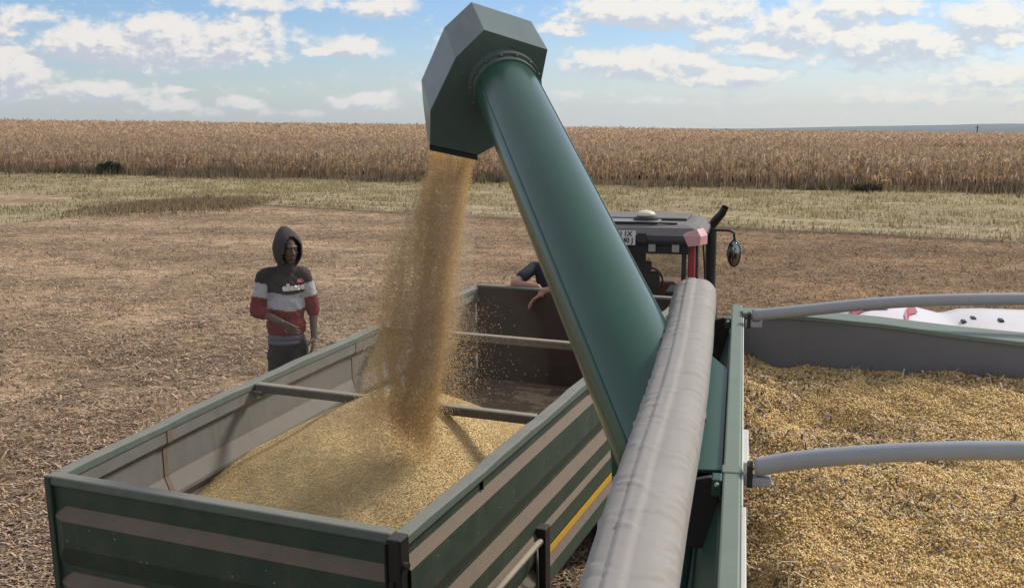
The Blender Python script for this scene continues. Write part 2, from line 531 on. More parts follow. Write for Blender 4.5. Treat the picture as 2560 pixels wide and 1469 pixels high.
def idx_mesh(name, verts, faces, cols=None):
    """verts (V,3), faces (Fn,k) int array, cols (V,3)"""
    faces = np.asarray(faces, np.int32)
    k = faces.shape[1]
    me = bpy.data.meshes.new(name)
    me.vertices.add(len(verts))
    me.vertices.foreach_set('co', np.asarray(verts, np.float32).ravel())
    me.loops.add(faces.size)
    me.loops.foreach_set('vertex_index', faces.ravel())
    me.polygons.add(len(faces))
    me.polygons.foreach_set('loop_start', np.arange(0, faces.size, k, dtype=np.int32))
    me.update(calc_edges=True)
    if cols is not None:
        a = me.attributes.new('Col', 'FLOAT_COLOR', 'POINT')
        cc = np.ones((len(verts), 4), np.float32)
        cc[:, :3] = cols
        a.data.foreach_set('color', cc.ravel())
    return me
def grid_faces(nx, ny):
    i = np.arange(nx - 1)[None, :] + np.arange(ny - 1)[:, None] * nx
    i = i.ravel()
    return np.stack([i, i + 1, i + nx + 1, i + nx], 1)
def hashn(ix, iy, seed):
    h = (ix.astype(np.int64) * 374761393 + iy.astype(np.int64) * 668265263 + seed * 1442695041) & 0x7fffffff
    h = ((h ^ (h >> 13)) * 1274126177) & 0x7fffffff
    return ((h ^ (h >> 16)) & 0xffff) / 65535.0
def vnoise(x, y, seed=0):
    x = np.asarray(x, float); y = np.asarray(y, float)
    ix, iy = np.floor(x), np.floor(y)
    fx, fy = x - ix, y - iy
    fx = fx * fx * (3 - 2 * fx); fy = fy * fy * (3 - 2 * fy)
    a, b = hashn(ix, iy, seed), hashn(ix + 1, iy, seed)
    c, d = hashn(ix, iy + 1, seed), hashn(ix + 1, iy + 1, seed)
    return (a + (b - a) * fx) * (1 - fy) + (c + (d - c) * fx) * fy
def fbm(x, y, seed=0, octv=4):
    t, amp, tot = 0, 1.0, 0
    for o in range(octv):
        t = t + amp * vnoise(x * 2 ** o + 17.3 * o, y * 2 ** o - 9.1 * o, seed + o)
        tot += amp
        amp *= 0.55
    return t / tot
def sstep(x, a, b):
    t = np.clip((x - a) / (b - a), 0, 1)
    return t * t * (3 - 2 * t)

# real-space points behind photo pixels (at a known depth or on a known plane)
RT, UPV, FW = Vector((1, 0, 0)), Vector((0, math.sin(PITCH), math.cos(PITCH))), Vector((0, math.cos(PITCH), -math.sin(PITCH)))
CAMP = Vector((0, 0, CAMZ))
def ray(x, y):
    return FW + RT * ((x - PW / 2) / F) + UPV * ((PH / 2 - y) / F)
def at(x, y, d):
    return CAMP + ray(x, y) * d
def rotm(yaw, pitch, roll=0):
    cy, sy, cp, sp, cr, sr = math.cos(yaw), math.sin(yaw), math.cos(pitch), math.sin(pitch), math.cos(roll), math.sin(roll)
    return Matrix(((cy, sy, 0), (-sy, cy, 0), (0, 0, 1))) @ Matrix(((1, 0, 0), (0, cp, -sp), (0, sp, cp))) @ Matrix(((cr, 0, sr), (0, 1, 0), (-sr, 0, cr)))
def frame(R, o):
    m4 = R.to_4x4()
    m4.translation = o
    return m4

# ------------------------------------------------------------------ terrain
def gz(x, y):
    x = np.asarray(x, float); y = np.asarray(y, float)
    s = 0.045
    yy = np.minimum(y, 22.0)
    near = np.where(yy < 13, s * (yy - 8), s * 5 + s * (yy - 13) - s * (yy - 13) ** 2 / 18.0)
    a = np.clip(x / np.maximum(y, 40.0), -0.8, 0.8)
    crest = np.interp(a, [-0.8, -0.49, -0.08, 0.22, 0.49, 0.8], [4.2, 3.75, 2.75, 1.45, 0.75, 0.3])
    rise = sstep(y, 75, 250) * (crest - 0.43)
    fall = np.maximum(y - 250, 0)
    far = -np.minimum(fall * 0.03, 9.0)
    return near + rise + far
def yb(x):      # stubble / grass boundary
    return np.interp(x, [-60, -25, -19.4, -17, -16, -11, -5, 7.7, 16.3, 30, 60], [22, 36, 39.5, 47, 53, 49.5, 45.3, 38.7, 33.7, 26, 12])
def ye(x):      # edge of the maize
    return 70.1 - 0.39 * x
ys = np.concatenate([np.arange(-20, 4, 1.0), np.arange(4, 70, 0.33), np.arange(70, 110, 1.0), np.arange(110, 270, 5.0), np.geomspace(270, 9000, 40)])
xs = np.concatenate([-np.geomspace(9000, 62, 34), np.arange(-60, -30, 1.0), np.arange(-30, 26, 0.33), np.arange(26, 60, 1.0), np.geomspace(62, 9000, 34)])
GX, GY = np.meshgrid(xs, ys)
def ground_color(x, y):
    n1 = fbm(x * 0.25, y * 0.25, 3, 4)
    n2 = fbm(x * 1.3, y * 1.3, 9, 4)
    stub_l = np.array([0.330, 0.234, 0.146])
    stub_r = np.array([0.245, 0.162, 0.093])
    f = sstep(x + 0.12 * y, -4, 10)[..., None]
    col = stub_l * (1 - f) + stub_r * f
    # pale windrows of chaff across the stubble
    rr = np.sin((y * 0.97 + x * 0.24) * 1.05 + 3.2 * fbm(x * 0.12, y * 0.12, 21, 3))
    col = col * (1 + 0.20 * sstep(rr, 0.2, 1.0) - 0.16 * sstep(-rr, 0.3, 1.0))[..., None]
    col = col * (0.72 + 0.56 * n1)[..., None]
    soil = np.array([0.10, 0.068, 0.046])
    col = col + (soil - col) * (0.55 * sstep(n2, 0.56, 0.75))[..., None]
    d = y - yb(x) + (n1 - 0.5) * 3.0 + (n2 - 0.5) * 1.2
    patch = ((x + 27) / 4.5) ** 2 + ((y - 52) / 5.5) ** 2 < 1 + (n1 - .5)
    g = sstep(d, -0.5, 0.6) * np.where(patch, 0.0, 1.0)
    grass = np.array([0.33, 0.27, 0.155]) * (0.72 + 0.6 * n2)[..., None]
    grass = grass + (np.array([0.30, 0.235, 0.15]) - grass) * sstep(n1, 0.45, 0.62)[..., None] * 0.7
    col = col * (1 - g[..., None]) + grass * g[..., None]
    dd = y - yb(x) + (n1 - 0.5) * 1.0
    tr = np.maximum(np.exp(-((dd - 2.2) / 0.45) ** 2), np.exp(-((dd - 5.0) / 0.5) ** 2)) * g * np.where(x > -17, 1, 0.6)
    col = col + (np.array([0.42, 0.33, 0.215]) - col) * (0.9 * tr)[..., None]
    edge = np.exp(-((dd + 0.2) / 0.7) ** 2) * np.where(x > -16, 1, 0.3)
    col = col * (1 - 0.55 * edge)[..., None]
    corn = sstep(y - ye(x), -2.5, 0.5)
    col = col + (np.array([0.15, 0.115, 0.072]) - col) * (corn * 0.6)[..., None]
    far = sstep(y, 320, 700)
    col = col + (np.array([0.11, 0.12, 0.085]) - col) * far[..., None]
    return col
GZ = gz(GX, GY)
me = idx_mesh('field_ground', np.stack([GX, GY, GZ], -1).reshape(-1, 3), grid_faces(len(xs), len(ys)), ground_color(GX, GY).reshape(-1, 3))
tag(link('field_ground', me, M['ground'], smooth=True), kind='structure')

# distant hills beyond the valley on the right
def hills(name, y0, x0, x1, base, top, seed, color):
    n = 160
    xx = np.linspace(x0, x1, n)
    prof = np.interp(xx, [x0, x0 + (x1 - x0) * 0.25, x0 + (x1 - x0) * 0.6, x1], [0.02, 0.35, 0.8, 1.0])
    h = base + (top - base) * prof * (0.85 + 0.3 * fbm(xx * 0.004, xx * 0 + 3, seed, 4)) 
    rows = []
    for k, (dy, kf) in enumerate([(0, 0.0), (260, 0.55), (520, 0.9), (800, 1.0), (1600, 0.4), (2400, 0.0)]):
        rows.append(np.stack([xx * (1 + dy / y0), np.full(n, y0 + dy), base - 12 + (h - base + 12) * kf], 1))
    V = np.concatenate(rows)
    o = link(name, idx_mesh(name, V, grid_faces(n, 6)), mat(name + '_mat', color, 0.95, var=0.4, vscale=0.004), smooth=True)
    return tag(o, kind='structure')
hills('hills', 3200, 700, 1900, -2, 20, 5, (0.055, 0.075, 0.05))
hills('near_hills', 2300, 800, 1400, -6, 7, 15, (0.04, 0.055, 0.035))

# ------------------------------------------------------------------ straw litter on the stubble
def strips(P, L, Wd, az, el, cols, name, m, droop=None):
    """flat blades: centre P, length, width, azimuth, elevation"""
    d = np.stack([np.cos(az) * np.cos(el), np.sin(az) * np.cos(el), np.sin(el)], 1)
    s = np.stack([-np.sin(az), np.cos(az), np.zeros_like(az)], 1)
    h = d * (L / 2)[:, None]
    k = s * (Wd / 2)[:, None]
    V = np.stack([P - h - k, P + h - k, P + h + k, P - h + k], 1).reshape(-1, 3)
    return np_mesh(name, V, 4, cols)
N = 330000
yy = 7 / (1 - rng.random(N) * (1 - 7 / 58.0))
aa = rng.uniform(-0.56, 0.56, N)
xx = aa * yy
keep = (yy < yb(xx) + 1)
xx, yy = xx[keep], yy[keep]
N = len(xx)
zz = gz(xx, yy)
clump = fbm(xx * 1.1, yy * 1.1, 31, 3)
keep = rng.random(N) < np.clip((clump - 0.25) * 2.2, 0.12, 1)
xx, yy, zz = xx[keep], yy[keep], zz[keep]
N = len(xx)
L = rng.gamma(2.2, 0.020, N) * (1 + yy / 45)
tint = rng.random(N)[:, None]
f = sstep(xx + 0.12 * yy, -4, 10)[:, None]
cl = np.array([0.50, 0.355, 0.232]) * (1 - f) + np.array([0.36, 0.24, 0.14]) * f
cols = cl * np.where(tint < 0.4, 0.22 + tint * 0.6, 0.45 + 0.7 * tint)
P = np.stack([xx, yy, zz + rng.uniform(0.004, 0.05, N)], 1)
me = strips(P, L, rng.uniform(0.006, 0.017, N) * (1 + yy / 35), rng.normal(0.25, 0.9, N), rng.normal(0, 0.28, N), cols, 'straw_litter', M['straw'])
tag(link('straw_litter', me, M['straw']), kind='stuff')

# ------------------------------------------------------------------ grass verge
def blades(x, y, h, wd, cols, lean=0.5, name='grass', base=None):
    n = len(x)
    z = gz(x, y) if base is None else base
    az = rng.uniform(0, 2 * math.pi, n)
    fa = rng.uniform(-0.9, 0.9, n)
    dx, dy = np.cos(az) * lean * h * rng.random(n), np.sin(az) * lean * h * rng.random(n)
    sx, sy = np.cos(fa) * wd / 2, np.sin(fa) * wd / 2
    b0 = np.stack([x - sx, y - sy, z - 0.02], 1)
    b1 = np.stack([x + sx, y + sy, z - 0.02], 1)
    t = np.stack([x + dx, y + dy, z + h], 1)
    return np_mesh(name, np.stack([b0, b1, t], 1).reshape(-1, 3), 3, cols)
N = 130000
gx = rng.uniform(-50, 42, N)
e0 = yb(gx); e1 = ye(gx)
gy = e0 + (e1 - e0 + 2) * rng.random(N)
tuft = fbm(gx * 0.7, gy * 0.7, 41, 3)
dd = gy - e0
intrack = (np.abs(dd - 2.2) < 0.5) | (np.abs(dd - 5.0) < 0.55)
keep = (rng.random(N) < np.clip((tuft - 0.3) * 2.6, 0.08, 1)) & ~intrack & (np.abs(gx / gy) < 0.56) & ~(((gx + 27) / 4.5) ** 2 + ((gy - 52) / 5.5) ** 2 < 1)
gx, gy, tuft = gx[keep], gy[keep], tuft[keep]
N = len(gx)
k = rng.random(N)[:, None]
green = (rng.random(N) < 0.3)[:, None]
cols = np.where(green, np.array([0.29, 0.265, 0.135]), np.array([0.47, 0.385, 0.225])) * (0.55 + 0.8 * k)
me = blades(gx, gy, rng.uniform(0.05, 0.20, N) * (0.3 + tuft * 1.4), rng.uniform(0.03, 0.09, N), cols, name='grass')
tag(link('grass', me, M['leaf']), kind='stuff')

# standing stubble: short cut stems all over the harvested ground
N = 190000
sy0 = 9 / (1 - rng.random(N) * (1 - 9 / 56.0))
sx0 = rng.uniform(-0.55, 0.55, N) * sy0
cl_ = fbm(sx0 * 0.9, sy0 * 0.9, 36, 3)
keep = (sy0 < yb(sx0)) & (rng.random(N) < np.clip((cl_ - 0.30) * 2.4, 0.15, 1))
sx0, sy0 = sx0[keep], sy0[keep]
N = len(sx0)
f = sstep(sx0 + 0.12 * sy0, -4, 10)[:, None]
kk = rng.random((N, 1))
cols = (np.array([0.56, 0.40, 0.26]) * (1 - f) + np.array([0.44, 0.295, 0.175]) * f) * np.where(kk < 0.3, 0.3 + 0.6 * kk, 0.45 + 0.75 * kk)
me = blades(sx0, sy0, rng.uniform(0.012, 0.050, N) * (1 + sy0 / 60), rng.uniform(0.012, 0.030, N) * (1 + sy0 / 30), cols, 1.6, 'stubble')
tag(link('stubble', me, M['leaf']), kind='stuff')

# dark dry weeds: the hump in the stubble and the strip below the maize
N = 13000
t = rng.random(N)
wx = np.interp(t, [0, 0.12, 1], [-19.5, -18, -12.3]) + rng.normal(0, 0.25, N)
wy = np.interp(t, [0, 1], [47.5, 51.0]) + rng.normal(0, 2.0, N)
cols = np.where(rng.random((N, 1)) < 0.3, np.array([0.36, 0.30, 0.165]), np.array([0.29, 0.21, 0.13])) * (0.35 + 1.1 * rng.random(N))[:, None]
me = blades(wx, wy, rng.uniform(0.05, 0.30, N) * (0.25 + 1.3 * fbm(wx * 0.9, wy * 0.9, 47, 3)) * (0.45 + 0.8 * np.sin(np.clip(t, 0.02, 0.98) * math.pi)), rng.uniform(0.03, 0.08, N), cols, 0.7, 'dry_weeds')
tag(link('dry_weeds', me, M['leaf']), kind='stuff')
N = 30000
wx = rng.uniform(-48, 36, N)
wy = ye(wx) - rng.gamma(1.6, 0.75, N)
nz = fbm(wx * 0.22, wy * 0.3, 51, 3)
keep = rng.random(N) < np.clip((nz - 0.50) * 5.0 + np.where(wx < -30, 0.45, 0.0) + np.where((wx > 12), 0.2, 0), 0.02, 1)
wx, wy = wx[keep], wy[keep]
N = len(wx)
gsel = rng.random((N, 1)) < 0.2
cols = np.where(gsel, np.array([0.15, 0.155, 0.08]), np.array([0.24, 0.185, 0.12])) * (0.45 + 0.9 * rng.random((N, 1)))
me = blades(wx, wy, rng.uniform(0.2, 0.85, N), rng.uniform(0.05, 0.13, N), cols, 0.6, 'edge_weeds')
tag(link('edge_weeds', me, M['leaf']), kind='stuff')

# ------------------------------------------------------------------ maize
def maize():
    VV, CC = [], []
    def quads(a, b, wa, wb, sx, sy, col):
        sv = np.stack([sx, sy, np.zeros_like(sx)], 1)
        VV.append(np.stack([a - sv * wa[:, None] / 2, a + sv * wa[:, None] / 2, b + sv * wb[:, None] / 2, b - sv * wb[:, None] / 2], 1))
        CC.append(col)
    def colour(n, dark=1.0):
        k = rng.random((n, 1))
        base = np.array([0.57, 0.44, 0.31]) * (1 - k) + np.array([0.49, 0.355, 0.24]) * k
        gold = rng.random((n, 1)) < 0.16
        base = np.where(gold, np.array([0.60, 0.43, 0.22]), base)
        return base * (0.50 + 1.05 * rng.random((n, 1)) ** 1.1) * dark
    # standing plants of the near rows
    n = 13000
    x = rng.uniform(-52, 40, n)
    dep = 30 * rng.random(n) ** 1.2
    y = ye(x) + np.round(dep / 0.76) * 0.76 + rng.normal(0, 0.08, n)
    keep = np.abs(x / y) < 0.56
    x, y = x[keep], y[keep]
    n = len(x)
    z = gz(x, y)
    H = rng.normal(2.0, 0.2, n) * (0.84 + 0.32 * fbm(x * 0.22, y * 0.22, 61, 4))
    lx, ly = rng.normal(0, 0.12, n), rng.normal(0, 0.12, n)
    b = np.stack([x, y, z], 1); tp = np.stack([x + lx, y + ly, z + H], 1)
    fa = rng.uniform(-0.6, 0.6, n)
    quads(b, tp, np.full(n, 0.05), np.full(n, 0.025), np.cos(fa), np.sin(fa), colour(n, 0.75))
    for k in range(7):
        hh = rng.uniform(0.28, 0.97, n)
        s0 = b + (tp - b) * hh[:, None]
        az = rng.uniform(0, 2 * math.pi, n)
        ln = rng.uniform(0.28, 0.6, n)
        r1 = ln * 0.45
        up = rng.uniform(0.02, 0.20, n)
        s1 = s0 + np.stack([np.cos(az) * r1, np.sin(az) * r1, up], 1)
        s2 = s1 + np.stack([np.cos(az) * ln * 0.28, np.sin(az) * ln * 0.28, -ln * rng.uniform(0.3, 1.1, n)], 1)
        fb = rng.uniform(-0.8, 0.8, n)
        c = colour(n)
        wd = rng.uniform(0.055, 0.11, n)
        quads(s0, s1, wd * 0.7, wd, np.cos(fb), np.sin(fb), c)
        quads(s1, s2, wd, wd * 0.3, np.cos(fb), np.sin(fb), c * 0.95)
    # ears hanging down
    s0 = b + (tp - b) * rng.uniform(0.42, 0.58, n)[:, None] + np.stack([rng.normal(0, 0.06, n), rng.normal(-0.05, 0.04, n), np.zeros(n)], 1)
    quads(s0, s0 + np.stack([rng.normal(0, .05, n), np.zeros(n), np.full(n, -0.22)], 1), np.full(n, 0.075), np.full(n, 0.05), np.ones(n), np.zeros(n), colour(n) * 1.25)
    for k in range(3):
        az = rng.uniform(0, 2 * math.pi, n)
        quads(tp, tp + np.stack([np.cos(az) * .1, np.sin(az) * .1, np.full(n, 0.2)], 1), np.full(n, 0.025), np.full(n, 0.02), np.ones(n), np.zeros(n), colour(n, 0.8))
    # tops of the rows further back
    n = 125000
    y = 26 / (1 - rng.random(n) * (1 - 26 / 215.0))
    a = rng.uniform(-0.58, 0.58, n)
    yy = 70 + y
    x = a * yy
    keep = yy > ye(x) + 18
    x, y = x[keep], yy[keep]
    n = len(x)
    z = gz(x, y) + rng.normal(1.95, 0.16, n) * (0.84 + 0.32 * fbm(x * 0.22, y * 0.22, 61, 4))
    sc = 1 + y / 160
    tpp = np.stack([x, y, z], 1)
    for k in range(3):
        az = rng.uniform(0, 2 * math.pi, n)
        ln = rng.uniform(0.18, 0.36, n) * sc
        e = tpp + np.stack([np.cos(az) * ln * 0.8, np.sin(az) * ln * 0.8, -ln * rng.uniform(0.3, 1.0, n)], 1)
        fb = rng.uniform(-0.8, 0.8, n)
        wd = rng.uniform(0.05, 0.09, n) * sc
        quads(tpp, e, wd, wd * 0.5, np.cos(fb), np.sin(fb), colour(n))
    V = np.concatenate(VV).reshape(-1, 3)
    return np_mesh('maize_field', V, 4, np.concatenate(CC))
tag(link('maize_field', maize(), M['leaf']), kind='stuff')
# closed canopy of the field further back, below the plant tops
cx = np.linspace(-230, 200, 200); cyv = np.concatenate([np.linspace(0, 60, 40), np.linspace(62, 260, 60)])
CX, CD = np.meshgrid(cx, cyv)
CY = ye(np.clip(CX, -60, 60)) + 7 + CD
CZ = gz(CX, CY) + 1.35 + 0.5 * fbm(CX * 1.7, CY * 1.7, 71, 2) - np.where(CD < 2, 1.0 - CD * 0.5, 0)
kc = fbm(CX * 2.1, CY * 0.8, 81, 3)[..., None]
cc = np.array([0.45, 0.33, 0.225]) * (0.55 + 0.9 * kc)
me = idx_mesh('maize_canopy', np.stack([CX, CY, CZ], -1).reshape(-1, 3), grid_faces(200, 100), cc.reshape(-1, 3))
tag(link('maize_canopy', me, mat('maize_canopy', attr='Col', rough=0.95, var=0.4, vscale=1.2, bump=1.0, bscale=5, spec=0.1)), kind='stuff')

# green bush at the maize edge
def shrub(name, c, rx, rz, n, ca_, cb_, label):
    root = empty(name, Matrix.Translation(c), label, 'bush')
    st = MB()
    for k in range(7):
        an = k * 0.9
        st.tube([(0, 0, -0.05), (0.25 * rx * math.cos(an), 0.25 * rx * math.sin(an), rz * 0.6), (0.6 * rx * math.cos(an), 0.6 * rx * math.sin(an), rz * 1.1)], [0.03, 0.02, 0.008], 6)
    st.build('stem', M['wood'], root)
    u = rng.normal(size=(n, 3)); u /= np.linalg.norm(u, axis=1)[:, None]
    r = rng.random(n) ** 0.4
    lump = 0.75 + 0.5 * fbm(u[:, 0] * 2.2 + 5, u[:, 2] * 2.2 + u[:, 1], 91, 2)
    Pp = u * (r * lump)[:, None] * np.array([rx, rx * 0.7, rz])
    Pp[:, 2] = np.maximum(Pp[:, 2] + rz * 0.9, 0.03)
    k = rng.random((n, 1))
    cols = (np.array(ca_) * k + np.array(cb_) * (1 - k)) * (0.6 + 0.7 * rng.random((n, 1)))
    me = strips(Pp, rng.uniform(0.10, 0.2, n), rng.uniform(0.06, 0.11, n), rng.uniform(0, 6.28, n), rng.normal(0, 0.7, n), cols, 'foliage', None)
    link('foliage', me, M['bushleaf'], root)
    return root
bd = 84.0
bx = (303 - 1280) / F * bd
shrub('bush', Vector((bx, bd - 1.8, float(gz(bx, bd)) + 0.0)), 1.0, 0.52, 2600, (0.035, 0.075, 0.03), (0.07, 0.12, 0.05), 'dark green leafy bush alone at the foot of the dry maize')
bd2 = 61.0
bx2 = (2150 - 1280) / F * bd2
shrub('bush', Vector((bx2, bd2 - 1.0, float(gz(bx2, bd2)))), 0.9, 0.30, 1500, (0.13, 0.135, 0.07), (0.22, 0.18, 0.10), 'dull olive weedy bush at the maize edge beyond the tractor mirror')
# lone post standing far out in the maize
px_, py_ = (2429 - 1280) / F * 235, 235.0
pz_ = float(gz(px_, py_))
post = empty('wooden_post', Matrix.Translation((px_, py_, pz_)), 'thin dark post rising above the far maize before the blue hills', 'post')
MB().tube([(0, 0, -0.1), (0.02, 0, 2.0), (0, 0, 3.6)], [0.16, 0.14, 0.11], 8).build('pole', M['wood'], post)
MB().box(-0.45, 0.45, -0.05, 0.05, 3.1, 3.22).build('crossarm', M['wood'], post)

# ================================================================== TRAILER
TY, TP, TR = math.radians(22.095), math.radians(2.364), math.radians(0.332)
RTm = rotm(TY, TP, TR)
TO = Vector((-1.65, 5.496, -2.048 + CAMZ))         # middle of the rear top rail
TH = 2.15                                          # rail height over the ground
trailer = empty('grain_trailer', frame(RTm, TO - RTm @ Vector((0, 0, TH))), 'dark green ribbed grain trailer being filled, with dusty ledges and an open top', 'trailer')
TL, TW, BUL = 6.23, 1.2, 0.10
def T(x, y, z):          # trailer coordinates (z measured from the rail) -> world
    return TO + RTm @ Vector((x, y, z))
PROF = [(-0.05, 0.0), (-0.14, 0.0), (-0.19, 0.05), (-0.40, 0.05), (-0.52, 0.0), (-0.545, 0.0), (-0.62, 0.05), (-0.76, 0.035), (-0.80, 0.06), (-0.94, 0.045), (-1.02, 0.02), (-1.10, 0.06), (-1.16, 0.06)]
def side_board(sign, parent):
    ny = 26
    ysx = np.linspace(0.0, TL, ny)
    bul = (BUL if sign < 0 else 0.0) * 4 * (ysx / TL) * (1 - ysx / TL)
    n = len(PROF)
    vo, vi = [], []
    for y, b in zip(ysx, bul):
        for (z, o) in PROF:
            vo.append((sign * (TW - 0.03 + o + b), y, z + TH))
            vi.append((sign * (TW - 0.065 + o + b), y, z + TH))
    f = [tuple(q) for q in grid_faces(n, ny)]
    if sign < 0:
        fo, fi = [q[::-1] for q in f], f
    else:
        fo, fi = f, [q[::-1] for q in f]
    k = len(vo)
    rim = []
    for j in range(ny - 1):      # close top and bottom edges
        a, b2 = j * n, (j + 1) * n
        rim.append((a, b2, b2 + k, a + k)); rim.append((a + n - 1, a + n - 1 + k, b2 + n - 1 + k, b2 + n - 1))
    me = bpy.data.meshes.new('side_board')
    me.from_pydata(vo + vi, [], fo + [tuple(i + k for i in q) for q in fi] + rim)
    me.materials.append(M['trailer_green']); me.materials.append(M['trailer_inner'])
    for i, p in enumerate(me.polygons):
        p.material_index = 1 if len(fo) <= i < len(fo) + len(fi) else 0
    me.update()
    o = link('side_board', me, None, parent)
    # top rail, following the board
    rb = MB()
    secs = []
    for y, b in zip(ysx, bul):
        wob = 0.004 * math.sin(y * 5.1) + 0.003 * math.sin(y * 11.7)
        x0, x1 = sign * (TW - 0.075 + b), sign * (TW + 0.008 + b)
        secs.append([(x0, y, TH - 0.055), (x1, y, TH - 0.055), (x1, y, TH + wob), (x0, y, TH + wob)])
    vs = [p for s_ in secs for p in s_]
    fs = []
    for j in range(ny - 1):
        for q in range(4):
            fs.append((j * 4 + q, j * 4 + (q + 1) % 4, (j + 1) * 4 + (q + 1) % 4, (j + 1) * 4 + q))
    fs += [(3, 2, 1, 0), tuple(range((ny - 1) * 4, ny * 4))]
    if sign < 0:
        fs = [q[::-1] for q in fs]
    rb.add(vs, fs)
    rb.build('top_rail', M['trailer_rail'], o, bevel=0.008)
    return o
sb_l = side_board(-1, trailer)
sb_r = side_board(1, trailer)
# seams and stake pockets: welded straps on the left inner face
for yq in (1.02, 3.62):
    b = BUL * 4 * (yq / TL) * (1 - yq / TL)
    st = MB()
    for (za, oa), (zb, ob) in zip(PROF[:-4], PROF[1:-3]):
        x = lambda o_: -(TW - 0.065 + o_ + b)
        t_ = 0.006
        st.add([(x(oa), yq, za + TH), (x(oa), yq + 0.045, za + TH), (x(ob), yq + 0.045, zb + TH), (x(ob), yq, zb + TH),
                (x(oa) + t_, yq, za + TH), (x(oa) + t_, yq + 0.045, za + TH), (x(ob) + t_, yq + 0.045, zb + TH), (x(ob) + t_, yq, zb + TH)],
               [(4, 5, 6, 7), (0, 4, 7, 3), (1, 2, 6, 5), (0, 1, 5, 4), (3, 7, 6, 2)])
    st.build('wall_strap', mat('strap_rust', (0.16, 0.12, 0.085), 0.8, var=0.3, vscale=12), sb_l)
# rear board: same pressed profile, shifted
RPROF = [(-0.05, 0.0), (-0.18, 0.0), (-0.255, 0.05), (-0.42, 0.05), (-0.56, 0.0), (-0.60, 0.0), (-0.68, 0.05), (-0.90, 0.045), (-1.0, 0.01), (-1.16, 0.01)]
nx_ = 20
vo, vi = [], []
for x in np.linspace(-TW + 0.0, TW - 0.1, nx_):
    endt = min(1, (x + TW) / 0.07)           # ribs taper out at the left end
    for (z, o) in RPROF:
        vo.append((x, -0.0 - o * endt, z + TH)); vi.append((x, 0.035 - o * endt, z + TH))
f = [tuple(q) for q in grid_faces(len(RPROF), nx_)]
k = len(vo)
n = len(RPROF)
edge = []
for j in range(nx_ - 1):
    edge.append((j * n, j * n + k, (j + 1) * n + k, (j + 1) * n))
me = bpy.data.meshes.new('rear_board')
me.from_pydata(vo + vi, [], [q[::-1] for q in f] + [tuple(i + k for i in q) for q in f] + edge)
me.materials.append(M['trailer_green']); me.materials.append(M['trailer_inner'])
for i, p in enumerate(me.polygons):
    p.material_index = 1 if len(f) <= i < 2 * len(f) else 0
rear = link('rear_board', me, None, trailer)
MB().box(-TW - 0.005, TW - 0.085, -0.02, 0.06, TH - 0.055, TH + 0.004).build('top_rail', M['trailer_rail'], rear, bevel=0.01)
# posts
def post_part(x, y, z0, z1, wd=0.06, name='corner_post'):
    o = MB().box(x - wd, x + wd, y - 0.05, y + 0.05, z0 + TH, z1 + TH).build(name, M['black'], trailer, bevel=0.008)
    return o
pp = post_part(TW - 0.035, -0.035, -1.3, 0.006, 0.042)
mm = MB()
for z in (-0.14, -0.5, -0.9):
    mm.tube([(TW + 0.0, -0.05, z + TH), (TW + 0.035, -0.05, z + TH)], 0.018, 10)
    mm.tube([(TW - 0.045, -0.085, z + TH - 0.1), (TW - 0.045, -0.1, z + TH - 0.1)], 0.016, 10)
mm.tube([(TW - 0.075, -0.088, TH - 0.02), (TW - 0.075, -0.088, TH - 1.1)], 0.010, 8)
loose_parts(mm.build('hinge_pin', M['black'], pp))
post_part(-TW + 0.012, 0.02, -1.3, 0.003, 0.022).data.materials[0] = M['trailer_green']
post_part(TW + 0.03, 1.87, -1.25, -0.72, 0.05, 'stanchion')
# headboard
MB().box(-TW + 0.04, TW - 0.04, TL - 0.05, TL, TH - 1.12, TH + 0.0).build('headboard', M['headboard'], trailer)
hb = bpy.data.objects['headboard']
MB().box(-TW + 0.05, TW - 0.05, TL - 0.06, TL + 0.02, TH + 0.001, TH + 0.03).build('top_rail', M['trailer_rail'], hb, bevel=0.008)
# floor, chassis
MB().box(-TW + 0.075, TW - 0.075, 0.045, TL - 0.055, TH - 1.12, TH - 1.063).build('floor', M['floor'], trailer)
cb = MB()
for x in (-0.45, 0.45):
    cb.box(x - 0.06, x + 0.06, 0.1, TL + 0.1, TH - 1.36, TH - 1.125)
for y in (0.2, 1.5, 2.8, 4.1, 5.4, 6.1):
    cb.box(-TW + 0.08, TW - 0.08, y, y + 0.08, TH - 1.22, TH - 1.13)
cb.build('chassis', M['black'], trailer, bevel=0.006)
# cross bars between the rails
def cross_bar(y, name='cross_bar'):
    b = BUL * 4 * (y / TL) * (1 - y / TL)
    o = MB().box(-TW - b + 0.08, TW - 0.08, y - 0.035, y + 0.035, TH - 0.075, TH - 0.005).build(name, M['bar'], trailer, bevel=0.012)
    c = MB()
    for s_ in (-1, 1):
        x = -TW - b + 0.10 if s_ < 0 else TW - 0.10
        c.box(x - 0.05, x + 0.05, y - 0.055, y + 0.055, TH - 0.10, TH - 0.06)
    loose_parts(c.build('bar_clamp', M['bar'], o, bevel=0.008))
cross_bar(2.09)
cross_bar(4.14)
# yellow reflective strip, lower frame rail, strap and bar of the rear skirt
MB().box(TW + 0.018, TW + 0.026, 1.98, 6.0, TH - 1.005, TH - 0.955).build('reflective_strip', M['yellow'], trailer)
MB().box(TW - 0.05, TW + 0.02, 0.1, TL, TH - 1.24, TH - 1.165).build('frame_rail', M['trailer_green'], trailer, bevel=0.006)
g = MB().tube([(TW + 0.05, 0.2, TH - 0.80), (TW + 0.05, 1.8, TH - 0.80)], 0.022, 10)
g.build('skirt_bar', M['bar'], trailer, smooth=True)
s_ = MB().tube([(TW + 0.062, 1.70, TH - 0.80), (TW + 0.07, 1.69, TH - 0.95), (TW + 0.064, 1.71, TH - 1.12), (TW + 0.06, 1.73, TH - 1.25)], 0.009, 8)
s_.build('tie_strap', M['bar'], trailer, smooth=True)
